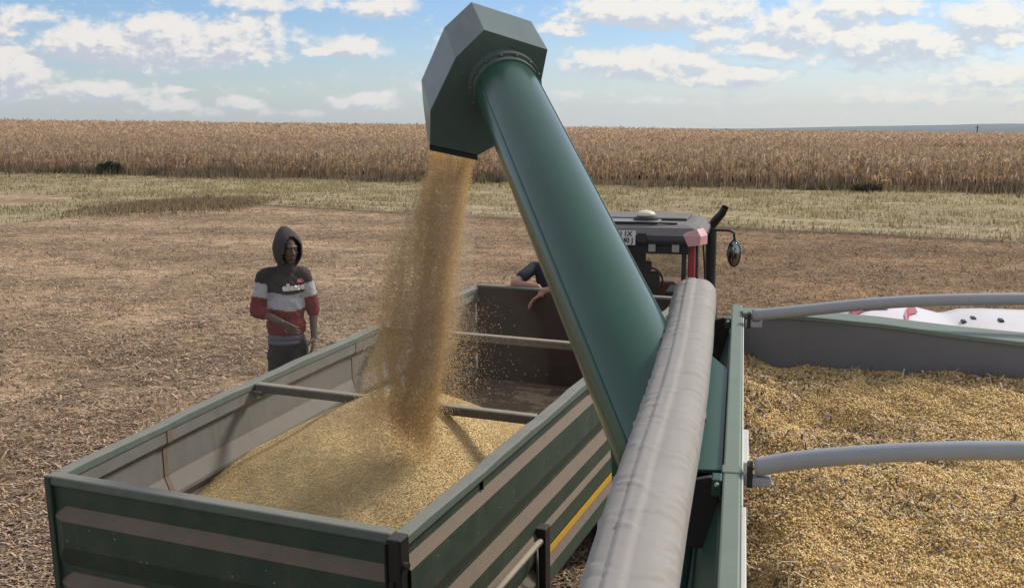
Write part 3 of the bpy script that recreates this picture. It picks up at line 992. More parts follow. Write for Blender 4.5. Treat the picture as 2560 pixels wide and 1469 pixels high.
# latches on the right board seams
for y in (1.0, 3.1, 4.9):
    MB().box(TW - 0.028, TW - 0.02 + 0.006, y, y + 0.012, TH - 0.135, TH - 0.06).build('seam', M['black'], sb_r)
# wheels, side step, drawbar, front step
def wheel(parent, x, y, z, r, wd, rimmat, hubmat, name='wheel', lugs=False):
    t = MB()
    prof = [(r * 0.58, -wd / 2), (r * 0.9, -wd / 2), (r * 0.98, -wd * 0.42), (r, -wd * 0.3), (r, wd * 0.3), (r * 0.98, wd * 0.42), (r * 0.9, wd / 2), (r * 0.58, wd / 2)]
    n = 40
    vs = []
    for k in range(n):
        an = 2 * math.pi * k / n
        for (rr, dx) in prof:
            vs.append((x + dx, y + rr * math.cos(an), z + rr * math.sin(an)))
    q = len(prof)
    fs = []
    for k in range(n):
        for j in range(q):
            fs.append((k * q + j, k * q + (j + 1) % q, ((k + 1) % n) * q + (j + 1) % q, ((k + 1) % n) * q + j))
    t.add(vs, fs)
    if lugs:
        for k in range(22):
            for sd in (-1, 1):
                a0 = 2 * math.pi * (k + (0.5 if sd > 0 else 0)) / 22
                a1 = a0 + 0.16
                pts = []
                for (aq, xo) in ((a0, 0.02), (a0 + 0.07, 0.02), (a1 + 0.07, wd * 0.48), (a1, wd * 0.48)):
                    for rr in (r * 0.985, r * 1.045):
                        pts.append((x + sd * xo, y + rr * math.cos(aq), z + rr * math.sin(aq)))
                t.add(pts, [(0, 2, 3, 1), (2, 4, 5, 3), (4, 6, 7, 5), (6, 0, 1, 7), (1, 3, 5, 7)])
    wo = bpy.data.objects.new(name, None)
    tyre = t.build(name, M['rubber'], parent, smooth=False)
    rm = MB().tube([(x - wd * 0.42, y, z), (x - wd * 0.15, y, z), (x + wd * 0.15, y, z), (x + wd * 0.42, y, z)], [r * 0.585, r * 0.5, r * 0.5, r * 0.585], 28)
    rm.build('rim', rimmat, tyre, smooth=False)
    MB().tube([(x - wd * 0.5, y, z), (x + wd * 0.5, y, z)], r * 0.16, 16).build('hub', hubmat, tyre)
    bpy.data.objects.remove(wo)
    return tyre
for y in (1.5, 4.9):
    for x in (-0.86, 0.86):
        wheel(trailer, x, y, 0.47, 0.47, 0.30, M['rim'], M['black'])
    MB().tube([(-0.8, y, 0.47), (0.8, y, 0.47)], 0.06, 12).build('axle', M['black'], trailer)
MB().box(-TW - 0.62, -TW - 0.10, 2.3, 3.7, 1.325, 1.365).build('side_step', M['black'], trailer, bevel=0.006)
bk = MB()
for y in (2.4, 3.6):
    bk.add([(-TW - 0.60, y, 1.325), (-TW - 0.60, y + 0.04, 1.325), (-0.47, y + 0.04, 1.0), (-0.47, y, 1.0), (-TW - 0.60, y, 1.285), (-TW - 0.60, y + 0.04, 1.285), (-0.47, y + 0.04, 0.93), (-0.47, y, 0.93)],
           [(0, 1, 2, 3), (7, 6, 5, 4), (0, 4, 5, 1), (2, 6, 7, 3), (0, 3, 7, 4), (1, 5, 6, 2)])
loose_parts(bk.build('step_bracket', M['black'], trailer))
db = MB()
for s_ in (-1, 1):
    db.tube([(s_ * 0.45, TL + 0.05, 0.85), (0.03 * s_, TL + 1.35, 0.62)], 0.055, 8)
db.tube([(0, TL + 1.3, 0.62), (0, TL + 1.55, 0.60)], 0.05, 8)
db.build('drawbar', M['black'], trailer)
MB().box(-0.95, 0.6, TL + 0.06, TL + 0.62, 1.06, 1.10).build('front_step', M['black'], trailer, bevel=0.006)
fs_ = MB()
for x in (-0.45, 0.45):
    fs_.box(x - 0.04, x + 0.04, TL + 0.1, TL + 0.6, 0.98, 1.06)
loose_parts(fs_.build('step_bracket', M['black'], trailer))

# ------------------------------------------------------------------ grain
OCT_V = np.array([[1, 0, 0], [-1, 0, 0], [0, 1, 0], [0, -1, 0], [0, 0, 1], [0, 0, -1]], float)
OCT_F = np.array([[0, 2, 4], [2, 1, 4], [1, 3, 4], [3, 0, 4], [2, 0, 5], [1, 2, 5], [3, 1, 5], [0, 3, 5]])
GCOL = np.array([[0.70, 0.49, 0.195], [0.64, 0.42, 0.145], [0.74, 0.57, 0.29], [0.56, 0.36, 0.14], [0.76, 0.65, 0.43], [0.30, 0.19, 0.09]])
def kernels(P, size, name, probs=(0.36, 0.22, 0.18, 0.13, 0.06, 0.05), stretch=(1.0, 0.72, 0.5), pale=(0, 0, 0), gain=1.0):
    n = len(P)
    q = rng.normal(size=(n, 4)); q /= np.linalg.norm(q, axis=1)[:, None]
    a, b, c, d = q.T
    Rm = np.stack([np.stack([1 - 2 * (c * c + d * d), 2 * (b * c - a * d), 2 * (b * d + a * c)], 1),
                   np.stack([2 * (b * c + a * d), 1 - 2 * (b * b + d * d), 2 * (c * d - a * b)], 1),
                   np.stack([2 * (b * d - a * c), 2 * (c * d + a * b), 1 - 2 * (b * b + c * c)], 1)], 1)
    V = OCT_V * np.array(stretch)
    V = np.einsum('nij,kj->nki', Rm, V) * size[:, None, None] + P[:, None, :]
    Fc = (OCT_F[None] + (np.arange(n) * 6)[:, None, None]).reshape(-1, 3)
    ci = rng.choice(len(GCOL), n, p=probs)
    cols = np.repeat(np.minimum((GCOL[ci] + np.array(pale)) * np.array(gain), 0.92) * (0.75 + 0.45 * rng.random((n, 1))), 6, 0)
    return idx_mesh(name, V.reshape(-1, 3), Fc, cols)
def to_np(fn, A):
    """apply an affine local->world map given by (R, origin) to an array"""
    R_, o_ = fn
    Rn = np.array([[R_[i][j] for j in range(3)] for i in range(3)])
    return A @ Rn.T + np.array(o_)
PKX, PKY = 0.02, 2.10
def heap_z(x, y):
    r = np.sqrt((x - PKX) ** 2 + ((y - PKY) * 0.92) ** 2)
    rr = np.sqrt(r * r + 0.25 ** 2) - 0.25
    z = 0.06 - 0.585 * rr + 0.028 * (fbm(x * 2.2, y * 2.2, 101, 3) - 0.5) * 2
    z = z - 0.05 * np.exp(-(((x + 0.02) / 0.2) ** 2 + ((y - 1.62) / 0.2) ** 2))
    back = -1.052 + 0.03 * fbm(x * 3, y * 3, 103, 2)
    tail = sstep(y, 4.3, 3.2) * 0.12
    return np.maximum(np.maximum(z, back - 0.03 + tail * (fbm(x * 1.5, y * 1.5, 105, 3))), -1.068)
hx = np.linspace(-TW + 0.02 - BUL, TW - 0.02, 110); hy = np.linspace(0.02, 5.2, 210)
HX, HYv = np.meshgrid(hx, hy)
def clampx(x, y):
    b = BUL * 4 * (y / TL) * (1 - y / TL)
    return np.clip(x, -TW + 0.03 - b, TW - 0.035)
HX = clampx(HX, HYv)
HZ = heap_z(HX, HYv)
base_col = np.broadcast_to(np.array([0.64, 0.48, 0.23]), HX.shape + (3,)) * (0.8 + 0.4 * fbm(HX * 3, HYv * 3, 107, 3))[..., None]
V = to_np((RTm, TO), np.stack([HX, HYv, HZ], -1).reshape(-1, 3))
grain = link('grain_heap', idx_mesh('grain_heap', V, grid_faces(110, 210), base_col.reshape(-1, 3)), M['grain_bed'], smooth=True)
tag(grain, 'cone of yellow grain heaped inside the green trailer under the falling stream', 'grain', kind='stuff')
n = 150000
kx = rng.uniform(-TW - 0.05, TW - 0.04, n); ky = rng.uniform(0.05, 5.0, n)
kx = clampx(kx, ky)
kz = heap_z(kx, ky)
keep = (kz > -0.99) | (rng.random(n) < 0.25)
kx, ky, kz = kx[keep], ky[keep], kz[keep]
P = to_np((RTm, TO), np.stack([kx, ky, kz + rng.uniform(0.0, 0.006, len(kx))], 1))
tag(link('loose_grain', kernels(P, rng.uniform(0.0036, 0.0060, len(P)), 'loose_grain', (0.40, 0.20, 0.24, 0.09, 0.06, 0.01), pale=(0.03, 0.05, 0.06)), M['grain']), 'loose yellow kernels strewn over the heap in the trailer', 'grain', kind='stuff')

SD0, SD1 = 6.78, 6.95
# falling stream: core sheet, left curtain and loose spray, all in their real depth
def stream():
    out_ = []
    def depth(t):
        return SD0 + (SD1 - SD0) * t
    def put(x, y, t, dep, sd, wisp=0.0):
        if wisp:
            xw = x + 26 * (fbm(y / 70.0, x / 200.0, 147, 2) - 0.5)
            ww = fbm(xw / 20.0 + 2.0 * t, y / 95.0, 141, 4)
            kp = rng.random(len(x)) < np.clip(0.86 - 0.20 * wisp + (ww - 0.5) * 2.2 * wisp, 0.14, 1)
            x, y, t = x[kp], y[kp], t[kp]
        d = depth(t) + rng.normal(0, sd, len(x))
        dirs = np.stack([(x - PW / 2) / F, np.zeros_like(x), np.zeros_like(x)], 1)
        u = (PH / 2 - y) / F
        D = np.stack([(x - PW / 2) / F, np.full_like(x, FW.y) + u * UPV.y, np.full_like(x, FW.z) + u * UPV.z], 1)
        out_.append(np.array(CAMP) + D * d[:, None])
    # core
    n = 120000
    t = rng.random(n) ** 0.9
    y = 376 + t * (np.interp(rng.normal(0, 1, n), [-2, 2], [1060, 1135]) - 376)
    cx_ = np.interp(t, [0, 0.25, 0.5, 0.8, 1.0], [1130, 1110, 1088, 1058, 1035])
    hw = np.interp(t, [0, 0.15, 0.4, 0.7, 1.0], [66, 54, 42, 46, 52])
    u = np.sin(rng.uniform(-1.57, 1.57, n)) * 0.72 + rng.normal(0, 0.13, n)
    y = y + u * 40 * t
    put(cx_ + hw * u, y, t, depth, 0.07, 0.5)
    # left curtain
    n = 85000
    t = rng.random(n) ** 0.75
    y = 430 + t * (np.interp(rng.normal(0, 1, n), [-2, 2], [1020, 1105]) - 430)
    cx_ = np.interp(t, [0, 0.2, 0.45, 0.75, 1.0], [1082, 1052, 1012, 984, 988])
    hw = np.interp(t, [0, 0.2, 0.5, 1.0], [12, 28, 54, 80])
    put(cx_ + hw * (uc := np.clip(rng.normal(0, 0.52, n), -1.3, 1.3)), y + uc * 30 * t, t, depth, 0.12, 1.0)
    # right fringe
    n = 24000
    t = rng.random(n)
    y = 400 + t * (1040 - 400)
    cx_ = np.interp(t, [0, 0.2, 0.5, 0.8, 1.0], [1172, 1148, 1120, 1098, 1080])
    put(cx_ + rng.normal(0, 1, n) * np.interp(t, [0, 0.4, 1.0], [4, 14, 22]), y, t, depth, 0.12)
    # loose spray on the right in front of the dark headboard
    n = 4200
    y = rng.uniform(735, 1010, n)
    put(1118 + rng.gamma(1.6, 24, n) * np.interp(y, [735, 800, 960, 1010], [0.55, 1.0, 1.1, 0.7]), y, (y - 352) / 733, depth, 0.18)
    # few kernels flying wide on the left
    n = 3500
    y = rng.uniform(560, 1050, n)
    put(940 - rng.gamma(1.3, 16, n) + (1050 - y) * 0.12, y, (y - 352) / 733, depth, 0.2)
    return np.concatenate(out_)
P = stream()
tag(link('grain_stream', kernels(P, rng.uniform(0.0024, 0.0044, len(P)), 'grain_stream', (0.34, 0.18, 0.22, 0.14, 0.09, 0.03), pale=(0.11, 0.12, 0.11), gain=1.08), M['grain_air']), 'falling stream of yellow grain pouring from the dark spout into the trailer', 'grain', kind='stuff')

# ================================================================== COMBINE
CYw, CPt = math.radians(12.37), math.radians(2.705)
RCm = rotm(CYw, CPt)
CH = 4.32                                          # camera over the combine's ground
combine = empty('combine_harvester', frame(RCm, CAMP - RCm @ Vector((0, 0, CH))), 'green combine harvester with full open grain tank, rolled tarp and raised unloading tube', 'combine harvester')
def Cw(u, v, wv):        # camera-centred combine coordinates -> combine local
    return (u, v, wv + CH)
def cb_(mb, u0, u1, v0, v1, w0, w1):
    return mb.box(u0, u1, v0, v1, w0 + CH, w1 + CH)
def cl_of(world):        # world point -> combine local
    return RCm.transposed() @ (Vector(world) - combine.matrix_world.translation)
W0 = -1.10
# left rail of the tank, folded end
tank = cb_(MB(), -0.004, 0.03, 0.9, 4.86, -1.95, -1.155).build('tank_wall', M['tank_grey'], combine)
rail = cb_(MB(), -0.022, 0.028, 0.8, 5.10, -1.16, W0).build('tank_rail', M['rail_green'], tank, bevel=0.006)
rl = MB()
cb_(rl, 0.0285, 0.042, 0.8, 2.62, -1.18, W0 - 0.004)
cb_(rl, 0.0285, 0.034, 2.62, 5.05, -1.17, W0 - 0.003)
cb_(rl, 0.0285, 0.050, 2.95, 3.25, -1.19, W0 - 0.006)
loose_parts(rl.build('rail_flange', M['rail_light'], rail, bevel=0.003))
jn = MB()
cb_(jn, -0.026, 0.032, 2.84, 2.90, -1.165, W0 + 0.004)
jn.build('rail_joint', M['rail_green'], rail, bevel=0.004)
# front wall, running nearer towards the right, with a folded rim
FWL = [(0.03, 4.86), (0.29, 4.84), (0.63, 4.74), (0.93, 4.59), (1.17, 4.50), (1.9, 4.36)]
fv, ff = [], []
for (u, v) in FWL:
    for (dv, wv) in ((0.0, -1.9), (0.0, -1.105), (0.02, -1.105), (0.02, -1.9)):
        fv.append(Cw(u, v + dv, wv))
for j in range(len(FWL) - 1):
    for q in range(4):
        ff.append((j * 4 + q, (j + 1) * 4 + q, (j + 1) * 4 + (q + 1) % 4, j * 4 + (q + 1) % 4))
front = MB().add(fv, ff).build('tank_front_wall', M['tank_grey'], combine)
fv = []
for k, (u, v) in enumerate(FWL):
    wdt = 0.06 + 0.09 * k / 5
    for (dv, wv) in ((-0.012, -1.104), (-0.012, -1.084 - 0.0 * k), (wdt + 0.05, -1.084), (wdt + 0.05, -1.104)):
        fv.append(Cw(u, v + dv, wv))
MB().add(fv, ff).build('rim', M['rail_green'], front, bevel=0.004)
tb = MB()
cb_(tb, 0.03, 2.4, 0.9, 0.95, -1.9, -1.12)
cb_(tb, 2.35, 2.4, 0.95, 4.36, -1.9, -1.12)
tb.build('tank_back_wall', M['tank_grey'], combine)
# cover hoops
def hoop(pts):
    P = [Vector(Cw(*p)) for p in pts]
    fine = []
    for i in range(len(P) - 1):
        p0, p1, p2, p3 = P[max(i - 1, 0)], P[i], P[i + 1], P[min(i + 2, len(P) - 1)]
        for q in range(6):
            t = q / 6
            fine.append(0.5 * ((2 * p1) + (p2 - p0) * t + (2 * p0 - 5 * p1 + 4 * p2 - p3) * t * t + (3 * p1 - p0 - 3 * p2 + p3) * t ** 3))
    fine.append(P[-1])
    o = MB().tube(fine, 0.0265, 18).build('cover_hoop', M['pipe'], combine, smooth=True)
    lug = MB()
    u, v, wv = pts[0]
    cb_(lug, u - 0.03, u + 0.045, v - 0.02, v + 0.02, wv - 0.052, wv - 0.024)
    lug.build('hoop_lug', M['pipe'], o, bevel=0.006)
    cap = MB()
    cb_(cap, u - 0.022, u - 0.006, v - 0.024, v + 0.024, wv - 0.055, wv + 0.012)
    cap.build('hoop_pin', M['black'], o, bevel=0.004)
    return o
hoop([(0.070, 4.72, -1.066), (0.28, 4.72, -1.036), (0.62, 4.72, -0.988), (0.95, 4.72, -0.961), (1.25, 4.72, -0.948), (1.6, 4.72, -0.945), (2.0, 4.72, -0.97), (2.34, 4.72, -1.08)])
hoop([(0.066, 2.86, -1.085), (0.19, 2.86, -1.054), (0.40, 2.86, -1.020), (0.60, 2.86, -0.998), (0.78, 2.86, -0.985), (1.2, 2.86, -0.955), (1.8, 2.86, -0.96), (2.34, 2.86, -1.07)])
# rolled tarp
def tarp():
    nv, nt = 420, 96
    v0, v1, R0 = 0.7, 4.80, 0.095
    vv = np.linspace(v0, v1, nv)
    th = np.linspace(0, 2 * math.pi, nt, endpoint=False)
    TT, VVv = np.meshgrid(th, vv)
    pw = 2.7
    r = R0 / (np.abs(np.cos(TT)) ** pw + np.abs(np.sin(TT)) ** pw) ** (1 / pw)
    # slack hollows and raised folds running obliquely from the seam
    r = r + 0.0035 * (fbm(VVv * 2.0, np.cos(TT) * 2 + np.sin(TT), 111, 3) - 0.5) * 2
    for k in range(230):
        vc = rng.uniform(0.8, 4.78)
        side = rng.choice([-1, 1])
        seam_t = math.pi / 2
        tc_ = seam_t + side * rng.uniform(0.25, 1.15)
        ang = side * rng.uniform(0.3, 1.0)
        ln = rng.uniform(0.025, 0.07)
        wd = rng.uniform(0.0028, 0.006)
        amp = rng.uniform(0.0018, 0.0064) * rng.choice([1, 1, -0.8])
        a = (TT - tc_) * R0
        b = VVv - vc
        al = a * math.cos(ang) + b * math.sin(ang)
        ac = -a * math.sin(ang) + b * math.cos(ang)
        r += amp * np.exp(-(al / ln) ** 2 - (ac / wd) ** 2)
    # gathered end
    for k in range(16):
        vc = 4.78 - k * 0.028
        r += 0.0022 * np.exp(-((VVv - vc + 0.02 * np.sin(TT * 2 + k)) / 0.008) ** 2) * (0.5 + 0.5 * np.sin(TT + k * 2.1))
    # seam band on top: raised flap with a stitched edge
    ts = TT - (math.pi / 2 + 0.06)
    r += 0.0055 * sstep(ts, 0.30, 0.27) * sstep(ts, -0.08, -0.05)
    r -= 0.005 * np.exp(-((ts - 0.30) / 0.02) ** 2)
    endf = np.clip((v1 - VVv) / 0.10, 0, 1)
    r *= np.sqrt(1 - (1 - endf) ** 2 * 0.96)
    sag = 0.012 * np.sin((VVv - v0) * 1.9)
    x = -0.182 + r * np.cos(TT) + 0.006 * np.sin(VVv * 2.3)
    z = -1.002 + CH + r * np.sin(TT) * 0.98 + sag * 0.5
    V = np.stack([x, VVv, z], -1).reshape(-1, 3)
    Fc = []
    i = np.arange(nv - 1)[:, None] * nt
    j = np.arange(nt)[None, :]
    Fc = np.stack([i + j, i + (j + 1) % nt, i + nt + (j + 1) % nt, i + nt + j], -1).reshape(-1, 4)[:, ::-1]
    return idx_mesh('rolled_tarp', V, Fc)
link('rolled_tarp', tarp(), M['tarp'], combine, smooth=True)
# brackets carrying the roll
for (v, hgt) in ((2.80, 0.16), (4.80, 0.20)):
    b = MB()
    o0 = [(-0.30, -1.15), (-0.24, -1.15), (-0.058, W0 - 0.0), (-0.032, W0 - 0.006), (-0.030, -1.15 - hgt), (-0.28, -1.18 - hgt)]
    n = len(o0)
    vs = [Cw(u, v, ww) for (u, ww) in o0] + [Cw(u, v + 0.02, ww) for (u, ww) in o0]
    b.add(vs, [tuple(range(n)), tuple(reversed(range(n, 2 * n)))] + [(k, k + n, (k + 1) % n + n, (k + 1) % n) for k in range(n)])
    br = b.build('roll_bracket', M['black'], combine, bevel=0.003)
    e = MB()
    cb_(e, -0.052, -0.0235, v - 0.02, v + 0.035, -1.15, W0 + 0.002)
    e.build('bracket_lip', M['combine_green'], br, bevel=0.004)
    MB().ell(Cw(-0.038, v - 0.024, W0 - 0.012), (0.008, 0.006, 0.008), None, 10, 6).build('bolt', M['steel'], br)
# body under the tank
sp = MB()
sp.add([Cw(-0.03, 1.0, -1.165), Cw(-0.03, 5.0, -1.165), Cw(-0.24, 5.0, -1.9), Cw(-0.24, 1.0, -1.9), Cw(-0.01, 1.0, -1.165), Cw(-0.01, 5.0, -1.165), Cw(-0.20, 5.0, -1.95), Cw(-0.20, 1.0, -1.95)],
       [(0, 3, 2, 1), (4, 5, 6, 7), (0, 4, 7, 3), (1, 2, 6, 5), (0, 1, 5, 4), (3, 7, 6, 2)])
sp.build('tank_side_panel', M['combine_green'], combine)
bodyc = MB()
cb_(bodyc, -0.30, 2.6, -0.6, 5.0, -3.5, -1.96)
bodyc.build('body', M['combine_green'], combine, bevel=0.03)
# stiffener ribs and hydraulic pipes in the gap beside the roll
hp = MB()
hp.tube([Cw(-0.13, 1.2, -1.42), Cw(-0.13, 2.2, -1.40), Cw(-0.12, 3.1, -1.38), Cw(-0.10, 3.9, -1.32)], 0.018, 10)
hp.tube([Cw(-0.18, 1.2, -1.50), Cw(-0.17, 2.3, -1.47), Cw(-0.16, 3.2, -1.46)], 0.012, 10)
loose_parts(hp.build('hydraulic_pipe', M['combine_green'], combine, smooth=True))
pv = MB()
pv.add([Cw(-0.17, 2.92, -1.128), Cw(-0.17, 4.45, -1.128), Cw(-0.024, 4.0, -1.122), Cw(-0.024, 2.92, -1.122), Cw(-0.17, 2.92, -1.14), Cw(-0.17, 4.45, -1.14), Cw(-0.024, 4.0, -1.134), Cw(-0.024, 2.92, -1.134)],
       [(0, 3, 2, 1), (4, 5, 6, 7), (0, 1, 5, 4), (1, 2, 6, 5), (2, 3, 7, 6), (3, 0, 4, 7)])
pvo = pv.build('tube_cover', M['combine_green'], combine, bevel=0.003)
MB().tube([Cw(-0.096, 3.36, -1.118), Cw(-0.104, 3.52, -1.118)], 0.010, 12).build('cover_rod', M['steel'], pvo, smooth=True)
# unloading auger
KA = 0.863
A0 = CAMP + Vector((0.481, 4.804, -0.927)) * KA
A1 = CAMP + Vector((-0.053, 7.43, 0.293)) * KA
ax = (A1 - A0).normalized()
AR = 0.221 * KA
Ab = A0 - ax * 0.90
At = A1 + ax * 0.12
loc = lambda p: tuple(cl_of(p))
npth = 24
tube = MB().tube([loc(Ab + (At - Ab) * (k / npth)) for k in range(npth + 1)], AR, 72).build('unloading_tube', M['auger'], combine, smooth=True)
# rolled seam along the tube
side = ax.cross(Vector((0, 0, 1))).normalized()
upn = side.cross(ax).normalized()
def on_tube(s, ang, r=AR):
    return A0 + ax * s + (side * math.cos(ang) + upn * math.sin(ang)) * r
sm = MB()
sm.tube([loc(on_tube(-0.88 + 0.150 * k, math.radians(158), AR + 0.001)) for k in range(23)], 0.006, 8)
sm.tube([loc(on_tube(-0.88 + 0.150 * k, math.radians(28), AR + 0.001)) for k in range(23)], 0.006, 8)
loose_parts(sm.build('tube_seam', M['auger'], tube, smooth=True))
fl = MB().tube([loc(A1 - ax * 0.10), loc(A1 - ax * 0.05), loc(A1 - ax * 0.05), loc(A1 + ax * 0.03)], [AR + 0.012, AR + 0.012, AR + 0.03, AR + 0.03], 48)
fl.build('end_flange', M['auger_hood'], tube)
bl = MB()
for k in range(14):
    an = 2 * math.pi * k / 14
    bl.ell(loc(on_tube((A1 - A0).length - 0.058, an, AR + 0.021)), (0.008, 0.008, 0.008), None, 8, 6)
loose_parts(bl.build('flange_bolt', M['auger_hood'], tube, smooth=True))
# spout: prism of bent sheet round the tube axis, open at the bottom
PN = A1 + ax * 0.03
def on_plane(px, py):
    d = ray(1000 + px / 3.466, py / 3.466)
    return CAMP + d * (((PN - CAMP).dot(ax)) / d.dot(ax))
near_px = [(730, 262), (1275, 432), (1210, 755), (1010, 1150), (680, 1340), (262, 1250), (265, 960), (485, 500)]
near = [on_plane(*q) for q in near_px]
lenk = [0.58, 0.58, 0.54, 0.36, 0.20, 0.20, 0.56, 0.60]
farr = [p + ax * k for p, k in zip(near, [q * KA for q in lenk])]
low = near[5] + ax * 0.40 + (near[6] - near[5]) * 0.55      # shoulder of the back sheet
cen = sum(farr, Vector()) / 8
# near plate with a hole for the tube
nh = 40
hole = [PN + (side * math.cos(2 * math.pi * k / nh) + upn * math.sin(2 * math.pi * k / nh)) * (AR + 0.004) for k in range(nh)]
sv = near + farr + [low] + hole
sf = []
for k in range(8):
    if k == 4:
        continue                       # outlet stays open
    a, b = k, (k + 1) % 8
    if k == 5:
        sf += [(5, 13, 16), (5, 16, 14, 6)]
        continue
    sf.append((a, a + 8, b + 8, b))
sf.append((8, 9, 15)); sf.append((9, 10, 15)); sf.append((10, 11, 15)); sf.append((15, 11, 12)); sf.append((15, 12, 14)); sf.append((14, 12, 16)); sf.append((12, 13, 16))
def pang(p):
    d = p - PN
    return math.atan2(d.dot(upn), d.dot(side)) % (2 * math.pi)
angs = [pang(p) for p in near]
for k in range(8):                     # fan of the near plate between outline and hole
    a, b = k, (k + 1) % 8
    aa_, ab_ = angs[a], angs[b]
    hs = []
    ccw = ((ab_ - aa_) % (2 * math.pi)) < math.pi
    i0 = round(aa_ / (2 * math.pi) * nh) % nh
    i1 = round(ab_ / (2 * math.pi) * nh) % nh
    i = i0
    hs = [i]
    while i != i1:
        i = (i + (1 if ccw else -1)) % nh
        hs.append(i)
    for q in range(len(hs) - 1):
        sf.append((a, 17 + hs[q], 17 + hs[q + 1]))
    sf.append((a, 17 + hs[-1], b))
spout_bm = bmesh.new()
bv = [spout_bm.verts.new(loc(p)) for p in sv]
for q in sf:
    try:
        spout_bm.faces.new([bv[i] for i in q])
    except ValueError:
        pass
bmesh.ops.recalc_face_normals(spout_bm, faces=spout_bm.faces)
me = bpy.data.meshes.new('spout')
spout_bm.to_mesh(me)
spout_bm.free()
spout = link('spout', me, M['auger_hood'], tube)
md = spout.modifiers.new('sheet', 'SOLIDIFY'); md.thickness = 0.006; md.offset = 0
hbm = MB()
for (px, py) in ((712, 432), (985, 400), (1170, 575), (540, 640), (610, 800)):
    hbm.ell(loc(on_plane(px, py) - ax * 0.008), (0.008, 0.008, 0.008), None, 8, 6)
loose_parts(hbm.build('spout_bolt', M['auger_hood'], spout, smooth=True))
# rubber lip inside the outlet
lipm = MB()
pa, pb = near[4] + ax * 0.03, near[5] + ax * 0.03
lipm.add([loc(pa), loc(pb), loc(pb + Vector((0, 0, -0.05))), loc(pa + Vector((0, 0, -0.05))), loc(pa + ax * 0.012), loc(pb + ax * 0.012), loc(pb + ax * 0.012 + Vector((0, 0, -0.05))), loc(pa + ax * 0.012 + Vector((0, 0, -0.05)))],
         [(0, 1, 2, 3), (7, 6, 5, 4), (0, 4, 5, 1), (2, 6, 7, 3), (0, 3, 7, 4), (1, 5, 6, 2)])
lipm.build('outlet_lip', M['black'], spout)
# cradle latch at the foot of the tube, turret
cr = MB()
c0 = at(1552, 1100, 3.75)
cd = cl_of(c0)
cr.tube([(cd.x, cd.y, cd.z - 0.16), (cd.x - 0.004, cd.y, cd.z - 0.02), (cd.x + 0.002, cd.y, cd.z + 0.02), (cd.x + 0.02, cd.y, cd.z + 0.043), (cd.x + 0.06, cd.y, cd.z + 0.05)], [0.030, 0.034, 0.034, 0.032, 0.03], 16)
cr.build('tube_cradle', M['combine_green'], combine, smooth=True)
tr_ = MB()
ab = cl_of(Ab)
tr_.tube([(ab.x - 0.04, ab.y - 0.06, ab.z + 0.02), (ab.x - 0.04, ab.y - 0.06, ab.z - 1.2)], 0.17, 36)
tr_.build('auger_turret', M['combine_green'], combine, smooth=True)
# cab ahead of the tank: white roof, glass, frame
cab = cb_(MB(), 0.45, 2.25, 5.35, 6.9, -2.75, -2.0).build('cab', M['white_roof'], combine, bevel=0.04)
cg = MB()
cb_(cg, 0.52, 2.18, 5.45, 6.8, -1.99, -1.64)
cg.build('cab_glass', M['dark_plastic'], cab, bevel=0.05)
rv, rf = [], []
us = [0.55, 0.60, 0.68, 0.80, 0.95, 1.05, 1.15, 1.24, 1.28, 1.36, 1.5, 1.8, 2.1, 2.22, 2.28]
tops = [q - 0.03 for q in (-1.50, -1.40, -1.362, -1.352, -1.358, -1.378, -1.400, -1.422, -1.418, -1.392, -1.385, -1.385, -1.40, -1.43, -1.50)]
vrow = [(5.30, -0.20), (5.5, -0.14), (5.8, -0.09), (6.1, -0.05), (6.4, -0.015), (6.65, 0.0), (6.85, -0.03), (6.95, -0.14)]
for (v, dz) in vrow:
    for u, tpz in zip(us, tops):
        rv.append(Cw(u, v, max(tpz + dz, -1.62)))
nU = len(us)
rf = [tuple(q) for q in grid_faces(nU, len(vrow))]
k = len(rv)
rv += [(p[0], p[1], -1.63 + CH) for p in rv[:k]]
rf += [tuple(reversed([i + k for i in q])) for q in rf[:]]
for j in range(nU - 1):
    rf.append((j, j + k, j + 1 + k, j + 1)); e = (len(vrow) - 1) * nU
    rf.append((e + j + 1, e + j + 1 + k, e + j + k, e + j))
for j in range(len(vrow) - 1):
    rf.append((j * nU, (j + 1) * nU, (j + 1) * nU + k, j * nU + k)); rf.append((j * nU + nU - 1, j * nU + nU - 1 + k, (j + 1) * nU + nU - 1 + k, (j + 1) * nU + nU - 1))
croof = MB().add(rv, rf).build('cab_roof', M['white_roof'], cab, smooth=True)
def roof_z(u):
    return float(np.interp(u, us, tops))
def roof_stripe(pts, wd):
    vs = []
    for (u, v) in pts:
        for d in (-wd, wd):
            vs.append(Cw(u, v + d, roof_z(u) + float(np.interp(v + d, [q[0] for q in vrow], [q[1] for q in vrow])) + 0.009))
    n = len(pts)
    top = [(2 * i, 2 * i + 1, 2 * i + 3, 2 * i + 2) for i in range(n - 1)]
    mb = MB().add(vs, top)
    mb.build('roof_stripe', M['roof_red'], croof)
roof_stripe([(0.64, 6.25), (0.68, 6.40), (0.76, 6.50), (0.90, 6.55)], 0.075)
roof_stripe([(0.96, 6.15), (0.975, 6.32), (1.01, 6.48), (1.07, 6.58)], 0.07)
vt = MB()
for (u, v) in ((1.32, 6.42), (1.38, 6.46), (1.52, 6.40), (1.68, 6.36)):
    cb_(vt, u - 0.013, u + 0.013, v, v + 0.06, roof_z(u) - 0.05, roof_z(u) - 0.002)
loose_parts(vt.build('roof_vent', M['dark_plastic'], croof, bevel=0.004))
# wheels
for u in (0.05, 2.35):
    wheel(combine, u, 5.7, 0.92, 0.92, 0.62, M['yellow'], M['black'], lugs=True)
for u in (0.25, 2.15):
    wheel(combine, u, 0.6, 0.62, 0.62, 0.42, M['yellow'], M['black'], lugs=True)
cb_(MB(), 0.1, 2.3, 5.0, 6.6, -3.5, -2.76).build('front_frame', M['black'], combine, bevel=0.02)
